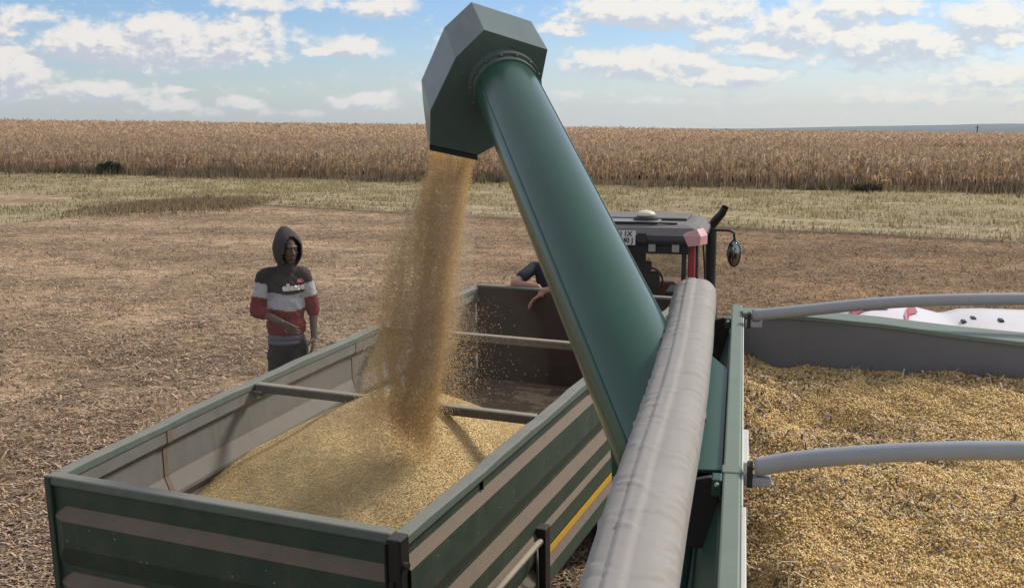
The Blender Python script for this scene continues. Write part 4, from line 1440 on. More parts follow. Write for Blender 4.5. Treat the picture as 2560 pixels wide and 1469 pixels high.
# ------------------------------------------------------------------ grain in the tank
def tank_z(u, v):
    z = -1.335 + 0.075 * (fbm(u * 2.6, v * 2.6, 121, 3) - 0.5) * 2 + 0.026 * (fbm(u * 6 + v * 3, v * 5, 125, 4) - 0.5) * 2 + 0.005 * (fbm(u * 40, v * 30, 127, 2) - 0.5) * 2
    z = z + 0.085 * np.exp(-((u - 1.0) / 0.35) ** 2 - ((v - 4.35) / 0.35) ** 2)
    z = z + 0.045 * np.exp(-((u - 0.05) / 0.12) ** 2 - ((v - 4.6) / 0.4) ** 2)
    z = z - 0.20 * np.exp(-((u - 0.02) / 0.11) ** 2) * sstep(v, 3.35, 2.7)
    z = z - 0.05 * np.exp(-((u - 0.30) / 0.14) ** 2 - ((v - 4.15) / 0.12) ** 2) - 0.05 * np.exp(-((u - 0.66) / 0.16) ** 2 - ((v - 4.1) / 0.12) ** 2)
    return z
tu = np.linspace(0.03, 2.34, 260); tv = np.linspace(0.96, 4.9, 420)
TU, TV = np.meshgrid(tu, tv)
vlim = np.interp(TU, [q[0] for q in FWL], [q[1] for q in FWL]) - 0.002
TV = np.minimum(TV, vlim)
TZ = tank_z(TU, TV)
hus = sstep(fbm(TU * 4, TV * 4, 131, 4), 0.54, 0.66)[..., None]
tc_ = np.array([0.58, 0.40, 0.16]) * (1 - hus * 0.55) * (0.75 + 0.5 * fbm(TU * 9, TV * 9, 133, 3))[..., None]
CO = CAMP
V = to_np((RCm, CO), np.stack([TU, TV, TZ], -1).reshape(-1, 3))
tag(link('tank_grain', idx_mesh('tank_grain', V, grid_faces(260, 420), tc_.reshape(-1, 3)), M['grain_bed'], smooth=True), 'golden grain filling the tank behind the green rail, littered with husks', 'grain', kind='stuff')
n = 150000
ku = rng.uniform(0.035, 1.75, n); kv = rng.uniform(2.3, 4.88, n)
keep = (kv < np.interp(ku, [q[0] for q in FWL], [q[1] for q in FWL]) - 0.01) & (ku < 0.2 + kv * 0.33)
ku, kv = ku[keep], kv[keep]
P = to_np((RCm, CO), np.stack([ku, kv, tank_z(ku, kv) + rng.uniform(-0.002, 0.007, len(ku))], 1))
tag(link('tank_kernels', kernels(P, rng.uniform(0.0042, 0.0076, len(P)), 'tank_kernels', (0.36, 0.22, 0.16, 0.15, 0.04, 0.07), pale=(0.0, 0.02, 0.02), gain=1.10), M['grain']), 'loose kernels lying on top of the golden grain in the tank', 'grain', kind='stuff')
# husks and chaff: curled flakes, thicker in drifts
n = 21000
ku = rng.uniform(0.04, 1.7, n); kv = rng.uniform(2.3, 4.86, n)
dr = fbm(ku * 4, kv * 4, 131, 4) + 0.22 * np.exp(-((ku - 0.30) / 0.13) ** 2 - ((kv - 4.12) / 0.15) ** 2) + 0.25 * np.exp(-((ku - 0.66) / 0.16) ** 2 - ((kv - 4.1) / 0.12) ** 2) + 0.2 * np.exp(-((ku - 1.0) / 0.2) ** 2 - ((kv - 4.45) / 0.15) ** 2)
edge_ = np.exp(-((kv - np.interp(ku, [q[0] for q in FWL], [q[1] for q in FWL])) / 0.2) ** 2) + np.exp(-((ku - 0.04) / 0.1) ** 2)
keep = (rng.random(n) < np.clip((dr - 0.5) * 3.2 + edge_ * 0.5, 0.04, 1)) & (kv < np.interp(ku, [q[0] for q in FWL], [q[1] for q in FWL]) - 0.02)
ku, kv = ku[keep], kv[keep]
n = len(ku)
P = to_np((RCm, CO), np.stack([ku, kv, tank_z(ku, kv) + rng.uniform(0.004, 0.022, n)], 1))
hc = np.where(rng.random((n, 1)) < 0.35, np.array([0.52, 0.42, 0.29]), np.where(rng.random((n, 1)) < 0.5, np.array([0.30, 0.19, 0.10]), np.array([0.14, 0.085, 0.05])))
me = strips(P, rng.gamma(2.0, 0.008, n) + 0.005, rng.uniform(0.003, 0.009, n), rng.uniform(0, 6.28, n), rng.normal(0, 0.55, n), hc * (0.6 + 0.7 * rng.random((n, 1))), 'husks', None)
tag(link('husks', me, M['straw']), 'pale and brown husk flakes drifted over the tank grain', 'husks', kind='stuff')

# ================================================================== TRACTOR
tc0 = T(0, TL + 1.55, -TH)
TRY = math.radians(14)
RTr = rotm(TRY, 0.0)
tbase = T(0, TL + 2.75, -TH)
tbase.z = float(gz(tbase.x, tbase.y))
tractor = empty('tractor', frame(RTr, tbase), 'red farm tractor with a dark dusty roof and tall exhaust, hitched before the trailer', 'tractor')
# local: x right, y forward, origin on the ground under the rear axle; roof top at RZ
RZ = 2.60
hood_t = MB()
hood_t.add([(-0.36, 1.25, 1.0), (0.36, 1.25, 1.0), (0.30, 3.1, 0.95), (-0.30, 3.1, 0.95), (-0.36, 1.25, 1.62), (0.36, 1.25, 1.62), (0.28, 3.05, 1.42), (-0.28, 3.05, 1.42)],
           [(0, 3, 2, 1), (4, 5, 6, 7), (0, 1, 5, 4), (1, 2, 6, 5), (2, 3, 7, 6), (3, 0, 4, 7)])
hood_t.build('bonnet', M['tractor_red'], tractor, bevel=0.05, bseg=3)
ch = MB().box(-0.28, 0.28, -0.45, 3.0, 0.45, 0.99)
ch.build('chassis', M['black'], tractor, bevel=0.03)
for x in (-0.66, 0.66):
    wheel(tractor, x, 0.0, 0.82, 0.79, 0.38, M['tractor_red'], M['black'], lugs=True)
for x in (-0.72, 0.72):
    wheel(tractor, x, 2.45, 0.58, 0.56, 0.34, M['tractor_red'], M['black'], lugs=True)
for s_ in (-1, 1):
    fe = MB()
    pts = []
    for k in range(9):
        an = math.radians(10 + k * 20)
        pts.append((math.cos(an) * 0.93, math.sin(an) * 0.93))
    vs = []
    for (a, b) in pts:
        for x in (0.48, 0.86):
            vs.append((s_ * x, a * 1.0 + 0.0, 0.82 + b))
        for x in (0.48, 0.86):
            vs.append((s_ * x, a * 0.97, 0.82 + b * 0.97))
    fs = []
    for k in range(8):
        a, b = k * 4, (k + 1) * 4
        fs += [(a, a + 1, b + 1, b), (a + 2, b + 2, b + 3, a + 3), (a, b, b + 2, a + 2), (a + 1, a + 3, b + 3, b + 1)]
    fe.add(vs, fs)
    fe.build('fender', M['tractor_red'], tractor)
cabz0 = 1.15
cabp = MB()
cabp.box(-0.70, 0.70, -0.50, 1.20, 1.0, 1.2)
tcab = cabp.build('cab_frame', M['dark_plastic'], tractor, bevel=0.02)
def pillar(p0, p1, wd, dp, m, name='pillar', par=None):
    (x0, y0, z0), (x1, y1, z1) = p0, p1
    mb = MB().add([(x0 - wd, y0 - dp, z0), (x0 + wd, y0 - dp, z0), (x0 + wd, y0 + dp, z0), (x0 - wd, y0 + dp, z0),
                   (x1 - wd, y1 - dp, z1), (x1 + wd, y1 - dp, z1), (x1 + wd, y1 + dp, z1), (x1 - wd, y1 + dp, z1)],
                  [(0, 3, 2, 1), (4, 5, 6, 7), (0, 1, 5, 4), (1, 2, 6, 5), (2, 3, 7, 6), (3, 0, 4, 7)])
    return mb.build(name, m, par or tcab, bevel=0.012)
for s_ in (-1, 1):
    pillar((s_ * 0.60, -0.50, 1.2), (s_ * 0.60, -0.46, 2.33), 0.03, 0.03, M['dark_plastic'])
    pillar((s_ * 0.70, -0.42, 1.2), (s_ * 0.69, -0.38, 2.33), 0.045, 0.05, M['tractor_red'])
    pillar((s_ * 0.71, 0.35, 1.2), (s_ * 0.70, 0.35, 2.33), 0.025, 0.035, M['dark_plastic'])
    pillar((s_ * 0.66, 1.18, 1.2), (s_ * 0.64, 1.05, 2.33), 0.03, 0.03, M['dark_plastic'])
    MB().box(s_ * 0.715 - 0.003, s_ * 0.715 + 0.003, -0.32, 0.31, 1.21, 2.32).build('side_window', M['glass'], tcab)
    MB().box(s_ * 0.70 - 0.003, s_ * 0.70 + 0.003, 0.39, 1.10, 1.21, 2.32).build('door_window', M['glass'], tcab)
MB().box(-0.56, 0.56, -0.503, -0.497, 1.21, 2.31).build('rear_window', M['glass'], tcab)
MB().box(-0.62, 0.62, 1.11, 1.116, 1.21, 2.31).build('windscreen', M['glass'], tcab)
# roof: overhanging slab with chamfered edges, panels, lamps
rz = MB()
ro = [(-0.78, -0.62), (0.78, -0.62), (0.86, -0.40), (0.84, 1.1), (0.70, 1.32), (-0.70, 1.32), (-0.84, 1.1), (-0.86, -0.40)]
def ring(sc, z):
    return [(x * sc, (y - 0.35) * sc + 0.35, z) for (x, y) in ro]
rings = [ring(0.93, 2.33), ring(1.0, 2.40), ring(1.0, 2.47), ring(0.93, 2.565), ring(0.80, 2.60)]
vs = [p for r_ in rings for p in r_]
fs = [tuple(reversed(range(8))), tuple(range(32, 40))]
for j in range(4):
    for k in range(8):
        fs.append((j * 8 + k, j * 8 + (k + 1) % 8, (j + 1) * 8 + (k + 1) % 8, (j + 1) * 8 + k))
troof = rz.add(vs, fs).build('cab_roof', M['tractor_roof'], tractor, bevel=0.02)
MB().box(-0.50, 0.25, -0.45, 0.05, 2.60, 2.625).build('roof_hatch', M['roof_panel'], troof, bevel=0.01)
MB().box(-0.60, 0.58, 0.10, 1.0, 2.60, 2.64).build('roof_panel', M['tractor_roof'], troof, bevel=0.015)
MB().tube([(-0.55, -0.47, 2.615), (0.1, -0.47, 2.622), (0.5, -0.42, 2.61)], 0.012, 8).build('roof_cable', M['black'], troof)
bc = MB().tube([(0.06, -0.12, 2.60), (0.06, -0.12, 2.66), (0.06, -0.12, 2.68)], [0.17, 0.16, 0.10], 20)
bc.build('beacon_base', M['dark_plastic'], troof)
MB().ell((0.06, -0.12, 2.70), (0.125, 0.125, 0.055), None, 20, 10).build('beacon', M['cream'], troof, smooth=True)
cn = MB()
cn.add([(0.66, -0.628, 2.34), (0.805, -0.628, 2.36), (0.815, -0.628, 2.47), (0.60, -0.628, 2.47), (0.80, -0.60, 2.34), (0.885, -0.40, 2.36), (0.885, -0.40, 2.47), (0.80, -0.615, 2.47),
        (0.58, -0.59, 2.50), (0.76, -0.59, 2.56), (0.83, -0.38, 2.56)],
       [(0, 1, 2, 3), (1, 5, 6, 2), (3, 2, 9, 8), (2, 6, 10, 9)])
cno = cn.build('roof_corner', M['tractor_pink'], troof)
mdc = cno.modifiers.new('sheet', 'SOLIDIFY'); mdc.thickness = 0.012
# number plate and lamps under the rear roof edge
pl = MB().box(-0.29, -0.01, -0.655, -0.64, 2.345, 2.525).build('number_plate', M['white'], tractor, bevel=0.004)
def text_mesh(body, size, depth=0.002, bold=0.0):
    cu = bpy.data.curves.new('txt', 'FONT')
    cu.body = body
    cu.size = size
    cu.extrude = depth
    cu.offset = bold
    cu.align_x = 'CENTER'
    cu.align_y = 'CENTER'
    cu.resolution_u = 3
    o = bpy.data.objects.new('txt', cu)
    COL.objects.link(o)
    bpy.context.view_layer.update()
    me = bpy.data.meshes.new_from_object(o.evaluated_get(bpy.context.evaluated_depsgraph_get()))
    bpy.data.objects.remove(o)
    return me
for (body, zz_) in (('LJ 1X', 2.485), ('D 40 J', 2.402)):
    me = text_mesh(body, 0.088, 0.0015, 0.003)
    o = link('plate_lettering', me, M['black'], pl)
    o.rotation_euler = (math.pi / 2, 0, 0)
    o.location = (-0.15, -0.6565, zz_)
MB().box(0.015, 0.13, -0.655, -0.622, 2.385, 2.50).build('rear_box', M['dark_plastic'], tractor, bevel=0.006)
for x in (0.20, 0.50):
    lo = MB().box(x - 0.055, x + 0.055, -0.60, -0.53, 2.25, 2.37).build('work_lamp', M['dark_plastic'], tractor, bevel=0.01)
    MB().box(x - 0.045, x + 0.045, -0.612, -0.6015, 2.26, 2.355).build('lamp_glass', M['lamp'], lo, bevel=0.005)
MB().box(-0.70, 0.66, -0.555, -0.50, 2.23, 2.33).build('rear_header', M['black'], tcab, bevel=0.008)
# inside the cab: seat, console, steering wheel
st = MB()
st.box(-0.26, 0.26, 0.10, 0.58, 1.28, 1.42)
st.box(-0.24, 0.24, 0.0, 0.13, 1.40, 1.92)
seat_o = st.build('seat', M['seat'], tractor, bevel=0.05, bseg=3)
MB().box(-0.13, 0.13, 0.0, 0.09, 1.92, 2.06).build('head_rest', M['seat'], seat_o, bevel=0.03)
MB().box(0.30, 0.46, 0.2, 0.9, 1.2, 1.62).build('console', M['dark_plastic'], tractor, bevel=0.02)
MB().box(-0.28, -0.02, 0.62, 0.66, 1.98, 2.12).build('monitor', M['dark_plastic'], tractor, bevel=0.01)
MB().tube([(-0.02, 0.64, 2.05), (-0.62, 0.75, 2.02)], 0.012, 8).build('monitor_arm', M['black'], tractor)
sw = MB()
sw.tube([(0.2 * math.cos(2 * math.pi * k / 20), 0.86 + 0.06 * math.sin(2 * math.pi * k / 20), 1.66 + 0.19 * math.sin(2 * math.pi * k / 20)) for k in range(21)], 0.014, 8, caps=False)
sw.tube([(0, 0.86, 1.66), (0, 1.0, 1.3)], 0.03, 8)
sw.build('steering_wheel', M['black'], tractor, smooth=True)
MB().tube([(0.10, -0.508, 2.25), (0.10, -0.512, 2.10), (0.13, -0.512, 1.9)], 0.012, 8).build('wiper', M['black'], tcab)
# exhaust stack with slanted top pipe; mirror on its arm
ex = MB().tube([(0.84, 1.30, 1.15), (0.84, 1.30, 2.36)], 0.078, 24).build('exhaust_stack', M['black'], tractor, smooth=False)
MB().tube([(0.84, 1.30, 2.36), (0.84, 1.30, 2.43), (0.90, 1.26, 2.52), (0.99, 1.20, 2.63), (1.03, 1.17, 2.72)], [0.085, 0.062, 0.062, 0.055, 0.05], 18, caps=False).build('tail_pipe', M['black'], ex, smooth=True)
MB().box(0.40, 0.76, 1.26, 1.34, 1.4, 1.46).build('exhaust_bracket', M['black'], ex)
ma = MB().tube([(0.72, 1.12, 2.36), (0.85, 1.05, 2.40), (1.11, 1.0, 2.40), (1.17, 0.99, 2.37), (1.18, 0.99, 2.27)], 0.018, 10).build('mirror_arm', M['black'], tractor, smooth=True)
MB().ell((1.18, 0.985, 2.08), (0.098, 0.05, 0.195), None, 24, 14).build('mirror', M['dark_plastic'], ma, smooth=True)
MB().ell((1.18, 0.955, 2.08), (0.080, 0.026, 0.172), None, 24, 14).build('mirror_glass', M['mirror_glass'], bpy.data.objects['mirror'], smooth=True)
MB().tube([(0.74, 0.95, 2.33), (0.79, 0.99, 1.7), (0.80, 1.0, 1.2)], 0.014, 8).build('grab_rail', M['black'], tractor)
MB().box(-0.25, 0.25, -0.62, -0.46, 0.52, 0.66).build('hitch', M['black'], tractor, bevel=0.01)

# ================================================================== PEOPLE
def remesh(mb, name, voxel, smooth_it=6, fac=0.5):
    me = mb.mesh('tmp')
    o = bpy.data.objects.new('tmp', me)
    COL.objects.link(o)
    r = o.modifiers.new('r', 'REMESH')
    r.mode = 'VOXEL'
    r.voxel_size = voxel
    r.use_smooth_shade = True
    s = o.modifiers.new('s', 'SMOOTH')
    s.iterations = smooth_it
    s.factor = fac
    bpy.context.view_layer.update()
    out_me = bpy.data.meshes.new_from_object(o.evaluated_get(bpy.context.evaluated_depsgraph_get()))
    out_me.name = name
    bpy.data.objects.remove(o)
    out_me.materials.clear()
    return out_me
def folds(me, amp, sc, seed):
    """soft slanting cloth folds along the surface normals"""
    n = len(me.vertices)
    co = np.zeros(n * 3); me.vertices.foreach_get('co', co); co = co.reshape(-1, 3)
    no = np.array([tuple(v.normal) for v in me.vertices])
    a = co[:, 0] * 0.8 + co[:, 2] * 1.0 + co[:, 1] * 0.6
    b = co[:, 0] * 1.0 - co[:, 2] * 0.35
    d = 1 - np.abs(2 * fbm(a * sc * 1.5, b * sc * 0.6, seed, 3) - 1) * 2
    d = d * 0.7 + (fbm(co[:, 2] * sc * 1.8, (co[:, 0] + co[:, 1]) * sc * 0.5, seed + 7, 3) - 0.5)
    co = co + no * (amp * (d - 0.35))[:, None]
    me.vertices.foreach_set('co', co.ravel())
    me.update()
def set_cols(me, fn):
    n = len(me.vertices)
    co = np.zeros(n * 3)
    me.vertices.foreach_get('co', co)
    co = co.reshape(-1, 3)
    c = np.ones((n, 4), np.float32)
    c[:, :3] = fn(co)
    a = me.attributes.new('Col', 'FLOAT_COLOR', 'POINT')
    a.data.foreach_set('color', c.ravel())
def lerp(a, b, t):
    return tuple(a[i] + (b[i] - a[i]) * t for i in range(3))
def hand(mb, wrist, dirv, palm_n, size=1.0, curl=0.35, thumb_side=1, spread=0.05):
    """palm plus four fingers and a thumb; dirv points along the fingers, palm_n out of the palm"""
    wv = Vector(wrist); d = Vector(dirv).normalized(); pn = Vector(palm_n)
    pn = (pn - d * pn.dot(d)).normalized()
    sdv = d.cross(pn).normalized() * thumb_side
    s = size
    for k in range(4):
        off = (k - 1.5) * 0.019 * s
        base = wv + d * 0.02 * s - sdv * off * 0.6
        kn = wv + d * (0.088 - 0.004 * abs(k - 1.2)) * s - sdv * off
        mb.cone(base, kn, 0.015 * s, 0.0115 * s, 10)
        L_ = (0.046, 0.052, 0.048, 0.038)[k] * s
        ang = curl * (0.8 + 0.15 * k)
        p = kn
        dcur = (d - sdv * (k - 1.5) * spread).normalized()
        r = 0.0092 * s
        for seg in range(3):
            ang_s = ang * (0.7, 1.0, 0.8)[seg]
            dn = (dcur * math.cos(ang_s) + pn * math.sin(ang_s)).normalized()
            pnn = (pn * math.cos(ang_s) - dcur * math.sin(ang_s))
            q = p + dn * L_ * (1.0, 0.62, 0.48)[seg]
            mb.cone(p, q, r, r * 0.9, 10)
            p, dcur, r = q, dn, r * 0.9
            pn_l = pnn
    tb0 = wv + d * 0.022 * s + sdv * 0.024 * s
    tb1 = tb0 + (d * 0.55 + sdv * 0.62 + pn * 0.35).normalized() * 0.042 * s
    tb2 = tb1 + (d * 0.85 + sdv * 0.25 + pn * 0.35).normalized() * 0.034 * s
    mb.cone(tb0, tb1, 0.014 * s, 0.011 * s, 10)
    mb.cone(tb1, tb2, 0.011 * s, 0.009 * s, 10)
def head_shape(mb, c, fdir, tilt=0.0):
    """head centre c, facing fdir (horizontal); returns basis"""
    fd = Vector(fdir).normalized()
    rd = fd.cross(Vector((0, 0, 1))).normalized()
    up_ = rd.cross(fd).normalized()
    Rm = Matrix((rd, fd, up_)).transposed()
    P_ = lambda x, y, z: Vector(c) + rd * x + fd * y + up_ * z
    mb.ell(P_(0, -0.012, 0.035), (0.074, 0.094, 0.090), Rm)
    mb.ell(P_(0, 0.022, -0.03), (0.062, 0.068, 0.085), Rm)
    mb.ell(P_(0, 0.042, -0.088), (0.036, 0.036, 0.030), Rm)
    mb.ell(P_(0, 0.068, 0.038), (0.056, 0.022, 0.016), Rm)
    mb.cone(P_(0, 0.082, 0.020), P_(0, 0.104, -0.022), 0.009, 0.013)
    for s_ in (-1, 1):
        mb.ell(P_(s_ * 0.014, 0.088, -0.026), (0.010, 0.011, 0.009), Rm)
        mb.ell(P_(s_ * 0.040, 0.060, -0.012), (0.022, 0.020, 0.020), Rm)
        mb.ell(P_(s_ * 0.078, -0.012, 0.0), (0.008, 0.020, 0.032), Rm)
    mb.ell(P_(0, 0.082, -0.055), (0.024, 0.012, 0.007), Rm)
    mb.ell(P_(0, 0.080, -0.067), (0.021, 0.012, 0.008), Rm)
    return P_, Rm, rd, fd, up_

# ---- hooded man on the side step beyond the left board
hp_ = T(-1.60, 2.93, -0.785) + Vector((0.075, 0.02, 0))
to_cam = Vector((-hp_.x, -hp_.y, 0)).normalized()
RPm = Matrix(((-to_cam.y, -to_cam.x, 0), (to_cam.x, -to_cam.y, 0), (0, 0, 1)))   # local -Y looks at the camera
man = empty('person', frame(RPm, hp_), 'standing man in a hooded black, grey and red striped sweatshirt and dark trousers', 'person')
PX = lambda vx, vy, y=0.0: ((vx - 718) / 287.0, y, 1.87 - (vy - 562) / 287.0)
shL, shR = (-0.190, 0.02, 1.435), (0.165, 0.03, 1.445)
elL, wrL = (-0.252, -0.02, 1.150), (-0.045, -0.215, 1.075)
elR, wrR = (0.226, 0.06, 1.145), (0.222, -0.02, 0.900)
fdir = (0.42, -0.9, -0.08)
b = MB()
hc = (0.030, -0.02, 1.665)
HP, HRm, hrd, hfd, hup = head_shape(b, hc, fdir)
b.cone((0.0, 0.02, 1.45), (0.022, 0.0, 1.58), 0.062, 0.056)
b.ell((-0.010, 0.03, 1.28), (0.155, 0.095, 0.19)); b.ell((-0.015, 0.03, 1.05), (0.135, 0.09, 0.16)); b.ell((-0.01, 0.04, 0.90), (0.150, 0.10, 0.11))
b.chain([shL, elL, wrL], [0.050, 0.040, 0.027])
b.chain([shR, elR, wrR], [0.050, 0.040, 0.027])
b.cone(shL, shR, 0.05, 0.05)
hipL, hipR = (-0.085, 0.04, 0.88), (0.075, 0.04, 0.88)
b.chain([hipL, (-0.095, 0.0, 0.47), (-0.10, 0.05, 0.07)], [0.082, 0.055, 0.040])
b.chain([hipR, (0.085, 0.0, 0.47), (0.10, 0.05, 0.07)], [0.082, 0.055, 0.040])
for s_ in (-1, 1):
    b.chain([(s_ * 0.10, 0.07, 0.045), (s_ * 0.115, -0.15, 0.035)], [0.045, 0.035])
hand(b, wrL, (0.155, -0.03, -0.115), (0.3, 0.8, 0.0), 1.0, 0.45, -1)
hand(b, wrR, (-0.02, -0.05, -0.19), (-0.8, 0.2, 0.0), 1.0, 0.35, -1)
body = link('body', remesh(b, 'body', 0.0065, 3), M['skin_dark'], man, smooth=True)
for s_ in (-1, 1):
    e = MB().ell(HP(s_ * 0.032, 0.070, 0.016), (0.0105, 0.012, 0.007), HRm, 12, 8).build('eye', M['eye_white'], man, smooth=True)
    MB().ell(HP(s_ * 0.032 + 0.001, 0.0805, 0.016), (0.005, 0.003, 0.005), HRm, 10, 6).build('pupil', M['black'], e, smooth=True)
# sweatshirt with sleeves pushed below the elbow
h = MB()
h.ell((-0.010, 0.03, 1.36), (0.185, 0.118, 0.165)); h.ell((-0.014, 0.03, 1.16), (0.172, 0.118, 0.20)); h.ell((-0.012, 0.03, 1.00), (0.172, 0.118, 0.13))
h.cone((-0.012, 0.03, 0.97), (-0.012, 0.03, 0.935), 0.10, 0.10)
h.ell((-0.012, 0.03, 0.945), (0.168, 0.116, 0.035))
h.cone((-0.140, 0.03, 1.435), (0.125, 0.03, 1.445), 0.080, 0.080)
h.cone((0.0, 0.02, 1.44), (0.015, 0.005, 1.52), 0.095, 0.082)
slL = lerp(elL, wrL, 0.30); slR = lerp(elR, wrR, 0.12)
h.chain([(-0.172, 0.02, 1.430), elL, slL], [0.078, 0.066, 0.056])
h.chain([(0.148, 0.03, 1.435), elR, slR], [0.076, 0.062, 0.056])
hoodie_me = remesh(h, 'sweatshirt', 0.009, 5)
folds(hoodie_me, 0.010, 9.0, 201)
def hood_cols(co):
    n = len(co)
    blk, gry, red = np.array([0.034, 0.026, 0.025]), np.array([0.36, 0.36, 0.375]), np.array([0.155, 0.020, 0.024])
    sag = 0.012 * np.sin(co[:, 0] * 18 + 1.0)
    z = co[:, 2] + sag
    c = np.where((z > 1.295)[:, None], blk, np.where((z > 1.155)[:, None], gry, red))
    # sleeves: bands run square to the arm
    for sh, el, xlim, sg in ((np.array(shL), np.array(elL), -0.158, -1), (np.array(shR), np.array(elR), 0.150, 1)):
        d = el - sh
        Ld = np.linalg.norm(d)
        t = ((co - sh) @ d) / Ld / Ld
        rad = np.linalg.norm(co - (sh + np.clip(t, 0, 1.2)[:, None] * d), axis=1)
        arm = (rad < 0.092) & (co[:, 0] * sg > abs(xlim) - np.clip(1.30 - co[:, 2], 0, 0.3) * -0.05) 
        ca_ = np.where((t < 0.20)[:, None], blk, np.where((t < 0.60)[:, None], gry, red))
        c = np.where(arm[:, None], ca_, c)
    # forearm part of the bent sleeve
    fr = (co[:, 1] < -0.075) & (co[:, 2] < 1.21) & (co[:, 0] < 0.02) & (co[:, 2] > 1.02) & (co[:, 0] < -0.1)
    c = np.where(fr[:, None], red, c)
    return c
set_cols(hoodie_me, hood_cols)
hoodie = link('sweatshirt', hoodie_me, M['hoodie'], man, smooth=True)
sv_ = MB()
sv_.ell((-0.012, 0.03, 0.905), (0.166, 0.112, 0.055)); sv_.ell((-0.012, 0.03, 0.86), (0.168, 0.114, 0.035))
link('shirt_hem', remesh(sv_, 'shirt_hem', 0.010, 4), M['shirt_hem'], man, smooth=True)
tr = MB()
tr.ell((-0.008, 0.04, 0.83), (0.165, 0.112, 0.12))
tr.chain([(-0.085, 0.04, 0.82), (-0.095, 0.0, 0.47), (-0.10, 0.05, 0.10)], [0.098, 0.078, 0.062])
tr.chain([(0.075, 0.04, 0.82), (0.085, 0.0, 0.47), (0.10, 0.05, 0.10)], [0.098, 0.078, 0.062])
tme = remesh(tr, 'trousers', 0.010, 4)
folds(tme, 0.014, 7.0, 205)
link('trousers', tme, M['trousers'], man, smooth=True)
sh_ = MB()
for s_ in (-1, 1):
    sh_.chain([(s_ * 0.10, 0.09, 0.047), (s_ * 0.115, -0.17, 0.04)], [0.048, 0.040])
link('shoes', remesh(sh_, 'shoes', 0.010, 3), M['black'], man, smooth=True)
# hood: pointed shell round the head, open towards the face
nu, nv = 44, 34
hv = []
for j in range(nv + 1):
    th = math.pi * j / nv
    for i in range(nu):
        ph = 2 * math.pi * i / nu
        dx, dy, dz = math.sin(th) * math.cos(ph), math.sin(th) * math.sin(ph), math.cos(th)
        pk = max(0.0, dz) ** 3
        x = dx * 0.117 * (1 - 0.12 * pk)
        y = dy * 0.128 * (1 - 0.10 * pk) - 0.014 - 0.070 * pk
        z = dz * (0.152 + 0.022 * pk if dz > 0 else 0.175) + 0.012
        wr = 0.004 * math.sin(ph * 5 + th * 7)
        hv.append(HP(x * (1 + wr * 3), y * (1 + wr * 3), z))
hf = []
for j in range(nv):
    for i in range(nu):
        thm, phm = math.pi * (j + .5) / nv, 2 * math.pi * (i + .5) / nu
        dx, dy, dz = math.sin(thm) * math.cos(phm), math.sin(thm) * math.sin(phm), math.cos(thm)
        if dy > 0.30 and (dx / 0.70) ** 2 + ((dz + 0.12) / 0.80) ** 2 < 1.0:
            continue
        hf.append((j * nu + i, (j + 1) * nu + i, (j + 1) * nu + (i + 1) % nu, j * nu + (i + 1) % nu))
hood = MB().add(hv, hf).build('hood', M['hood_cloth'], man, smooth=True)
bmh = bmesh.new(); bmh.from_mesh(hood.data)
bmesh.ops.remove_doubles(bmh, verts=bmh.verts, dist=0.0005)
bmesh.ops.recalc_face_normals(bmh, faces=bmh.faces)
bmesh.ops.delete(bmh, geom=[v for v in bmh.verts if not v.link_faces], context='VERTS')
bmh.to_mesh(hood.data); bmh.free()
md = hood.modifiers.new('cloth', 'SOLIDIFY'); md.thickness = 0.014; md.offset = 0.3
md = hood.modifiers.new('soft', 'SUBSURF'); md.levels = 1; md.render_levels = 1
# lettering and half-ball emblem on the chest, draped onto the cloth
bvh = BVHTree.FromPolygons([v.co.copy() for v in hoodie_me.vertices], [tuple(p.vertices) for p in hoodie_me.polygons])
def drape(me, cx, cz, offset, rotz=0.0):
    bm = bmesh.new(); bm.from_mesh(me)
    bmesh.ops.triangulate(bm, faces=bm.faces)
    bmesh.ops.subdivide_edges(bm, edges=[e for e in bm.edges if e.calc_length() > 0.012], cuts=1)
    for v in bm.verts:
        x = cx + v.co.x * math.cos(rotz) - v.co.y * math.sin(rotz)
        z = cz + v.co.y * math.cos(rotz) + v.co.x * math.sin(rotz)
        hit, nrm, _, _ = bvh.ray_cast(Vector((x, -1.0, z)), Vector((0, 1, 0)))
        y = hit.y if hit else -0.08
        v.co = (x, y - offset, z)
    bm.to_mesh(me); bm.free()
    return me
me = text_mesh('ellesse', 0.082, 0.0, 0.0035)
for v in me.vertices:
    v.co.x *= 0.86
link('chest_lettering', drape(me, 0.062, 1.350, 0.005, 0.03), M['letter_white'], hoodie)
eb = MB()
pts = [(0, 0)] + [(0.030 * math.cos(math.radians(a)), 0.034 * math.sin(math.radians(a))) for a in range(0, 181, 12)]
n = len(pts)
eb.add([(x, y, 0) for x, y in pts], [(0, k, k + 1) for k in range(1, n - 1)])
link('chest_emblem', drape(eb.mesh('chest_emblem'), 0.122, 1.388, 0.005), M['logo_pink'], hoodie)

# ---- man leaning on the headboard, mostly behind the unloading tube
foot = T(-0.32, TL + 0.34, -TH + 1.10)
face = (T(-0.5, 0, 0) - T(0, TL, 0)); face.z = 0; face.normalize()
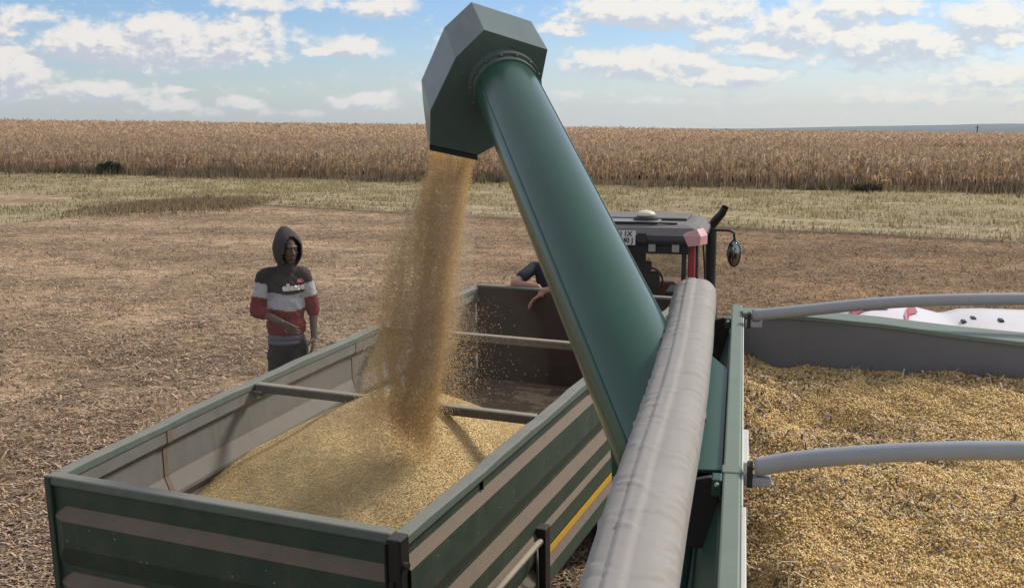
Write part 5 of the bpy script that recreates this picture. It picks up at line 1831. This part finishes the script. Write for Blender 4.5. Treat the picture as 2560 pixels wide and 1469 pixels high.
# local -Y faces the rear of the trailer
ydir = -face
RLm = Matrix(((ydir.y, ydir.x, 0), (-ydir.x, ydir.y, 0), (0, 0, 1)))
man2 = empty('person', frame(RLm, foot), 'man in a dark T-shirt leaning bare forearms on the headboard behind the green tube', 'person')
def L2(x, y, d):     # photo pixel at depth d -> local
    return tuple(RLm.transposed() @ (at(x, y, d) - foot))
dH = (T(-0.5, TL, 0) - CAMP).dot(FW)
el2 = L2(1286, 708, dH + 0.10); wr2 = L2(1345, 716, dH - 0.02)
sh2 = L2(1336, 668, dH + 0.34)
b = MB()
sx, sy_, sz = sh2
cxb = sx + 0.19
hc2 = (cxb, sy_ - 0.06, sz + 0.27)
HP2, HR2, rd2, fd2, up2 = head_shape(b, hc2, (-0.1, -1, -0.15))
b.cone((cxb, sy_ + 0.02, sz + 0.02), (cxb, sy_ - 0.03, sz + 0.20), 0.062, 0.055)
hz_ = 0.92
b.ell((cxb, sy_ + 0.03, sz - 0.12), (0.16, 0.10, 0.18))
b.cone((cxb, sy_ + 0.04, sz - 0.2), (cxb, 0.06, hz_), 0.125, 0.135)
b.chain([sh2, el2, wr2], [0.052, 0.046, 0.030])
sh2b = (sx + 0.38, sy_, sz)
el2b = (el2[0] + 0.60, el2[1], el2[2]); 
b.chain([sh2b, el2b, L2(1352, 728, dH - 0.07)], [0.052, 0.045, 0.032])
hand(b, wr2, Vector(L2(1392, 742, dH - 0.07)) - Vector(wr2), (0, -0.2, -1), 1.05, 0.3, 1)
w2b = L2(1350, 737, dH - 0.09)
b.cone(L2(1372, 733, dH - 0.06), w2b, 0.033, 0.031)
hand(b, w2b, Vector(L2(1306, 765, dH - 0.12)) - Vector(w2b), (0, -0.3, -1), 1.1, 0.5, -1)
for s_ in (-1, 1):
    b.chain([(cxb + s_ * 0.09, 0.06, hz_ - 0.04), (cxb + s_ * 0.10, 0.03, 0.48), (cxb + s_ * 0.11, 0.06, 0.07)], [0.085, 0.058, 0.042])
    b.chain([(cxb + s_ * 0.11, 0.09, 0.045), (cxb + s_ * 0.12, -0.12, 0.035)], [0.045, 0.036])
link('body', remesh(b, 'body', 0.0075, 3), M['skin_tan'], man2, smooth=True)
h = MB()
h.ell((cxb, sy_ + 0.03, sz - 0.10), (0.185, 0.122, 0.19))
h.cone((cxb, sy_ + 0.04, sz - 0.2), (cxb, 0.06, hz_ - 0.02), 0.145, 0.155)
h.cone(sh2, sh2b, 0.070, 0.070)
h.cone(sh2, lerp(sh2, el2, 0.62), 0.072, 0.070)
h.cone(sh2b, lerp(sh2b, el2b, 0.62), 0.072, 0.070)
link('shirt', remesh(h, 'shirt', 0.010, 4), M['shirt_navy'], man2, smooth=True)
tr = MB()
tr.ell((cxb, 0.06, hz_ - 0.06), (0.165, 0.12, 0.11))
for s_ in (-1, 1):
    tr.chain([(cxb + s_ * 0.09, 0.06, hz_ - 0.08), (cxb + s_ * 0.10, 0.03, 0.48), (cxb + s_ * 0.11, 0.06, 0.10)], [0.10, 0.08, 0.064])
link('trousers', remesh(tr, 'trousers', 0.012, 4), M['trousers'], man2, smooth=True)
hr = MB()
hr.ell(HP2(0, -0.025, 0.055), (0.082, 0.094, 0.082), HR2)
link('hair', remesh(hr, 'hair', 0.010, 2), M['black'], man2, smooth=True)
wt = MB()
wa, wb = Vector(L2(1366, 735, dH - 0.062)), Vector(L2(1357, 737, dH - 0.078))
wt.tube([wa, wb], 0.036, 16)
wt.build('watch', M['black'], man2)

# ------------------------------------------------------------------ dust hanging round the stream, and the air
def volume(name, me, dens, color, aniso=0.3):
    m = bpy.data.materials.new(name)
    m.use_nodes = True
    t = NT(m.node_tree)
    o = t.n('ShaderNodeOutputMaterial')
    v = t.n('ShaderNodeVolumePrincipled')
    v.inputs['Color'].default_value = (*color, 1)
    v.inputs['Density'].default_value = dens
    v.inputs['Anisotropy'].default_value = aniso
    t.l(v.outputs[0], o.inputs['Volume'])
    return tag(link(name, me, m), kind='stuff')
dm = MB().ell(T(-0.35, 2.6, -0.05), (1.25, 1.7, 1.15), rotm(TY, 0), 24, 16).mesh('dust')
volume('dust', dm, 0.018, (0.85, 0.76, 0.62))
pa_, pb_ = at(1112, 470, 6.66), at(1015, 1000, 6.92)
ds_ = MB().ell((pa_ + pb_) / 2, (0.29, 0.29, 0.90), (pb_ - pa_).to_track_quat('Z', 'Y').to_matrix(), 24, 18).mesh('stream_dust')
volume('stream_dust', ds_, 0.75, (0.92, 0.79, 0.58))
hz_ = MB().box(-4200, 4200, -60, 4300, -40, 90).mesh('haze')
volume('haze', hz_, 1.4e-4, (0.80, 0.90, 1.0), 0.0)
S.cycles.volume_bounces = 0
S.cycles.max_bounces = 10
S.cycles.diffuse_bounces = 8
S.cycles.transmission_bounces = 8
S.cycles.transparent_max_bounces = 8
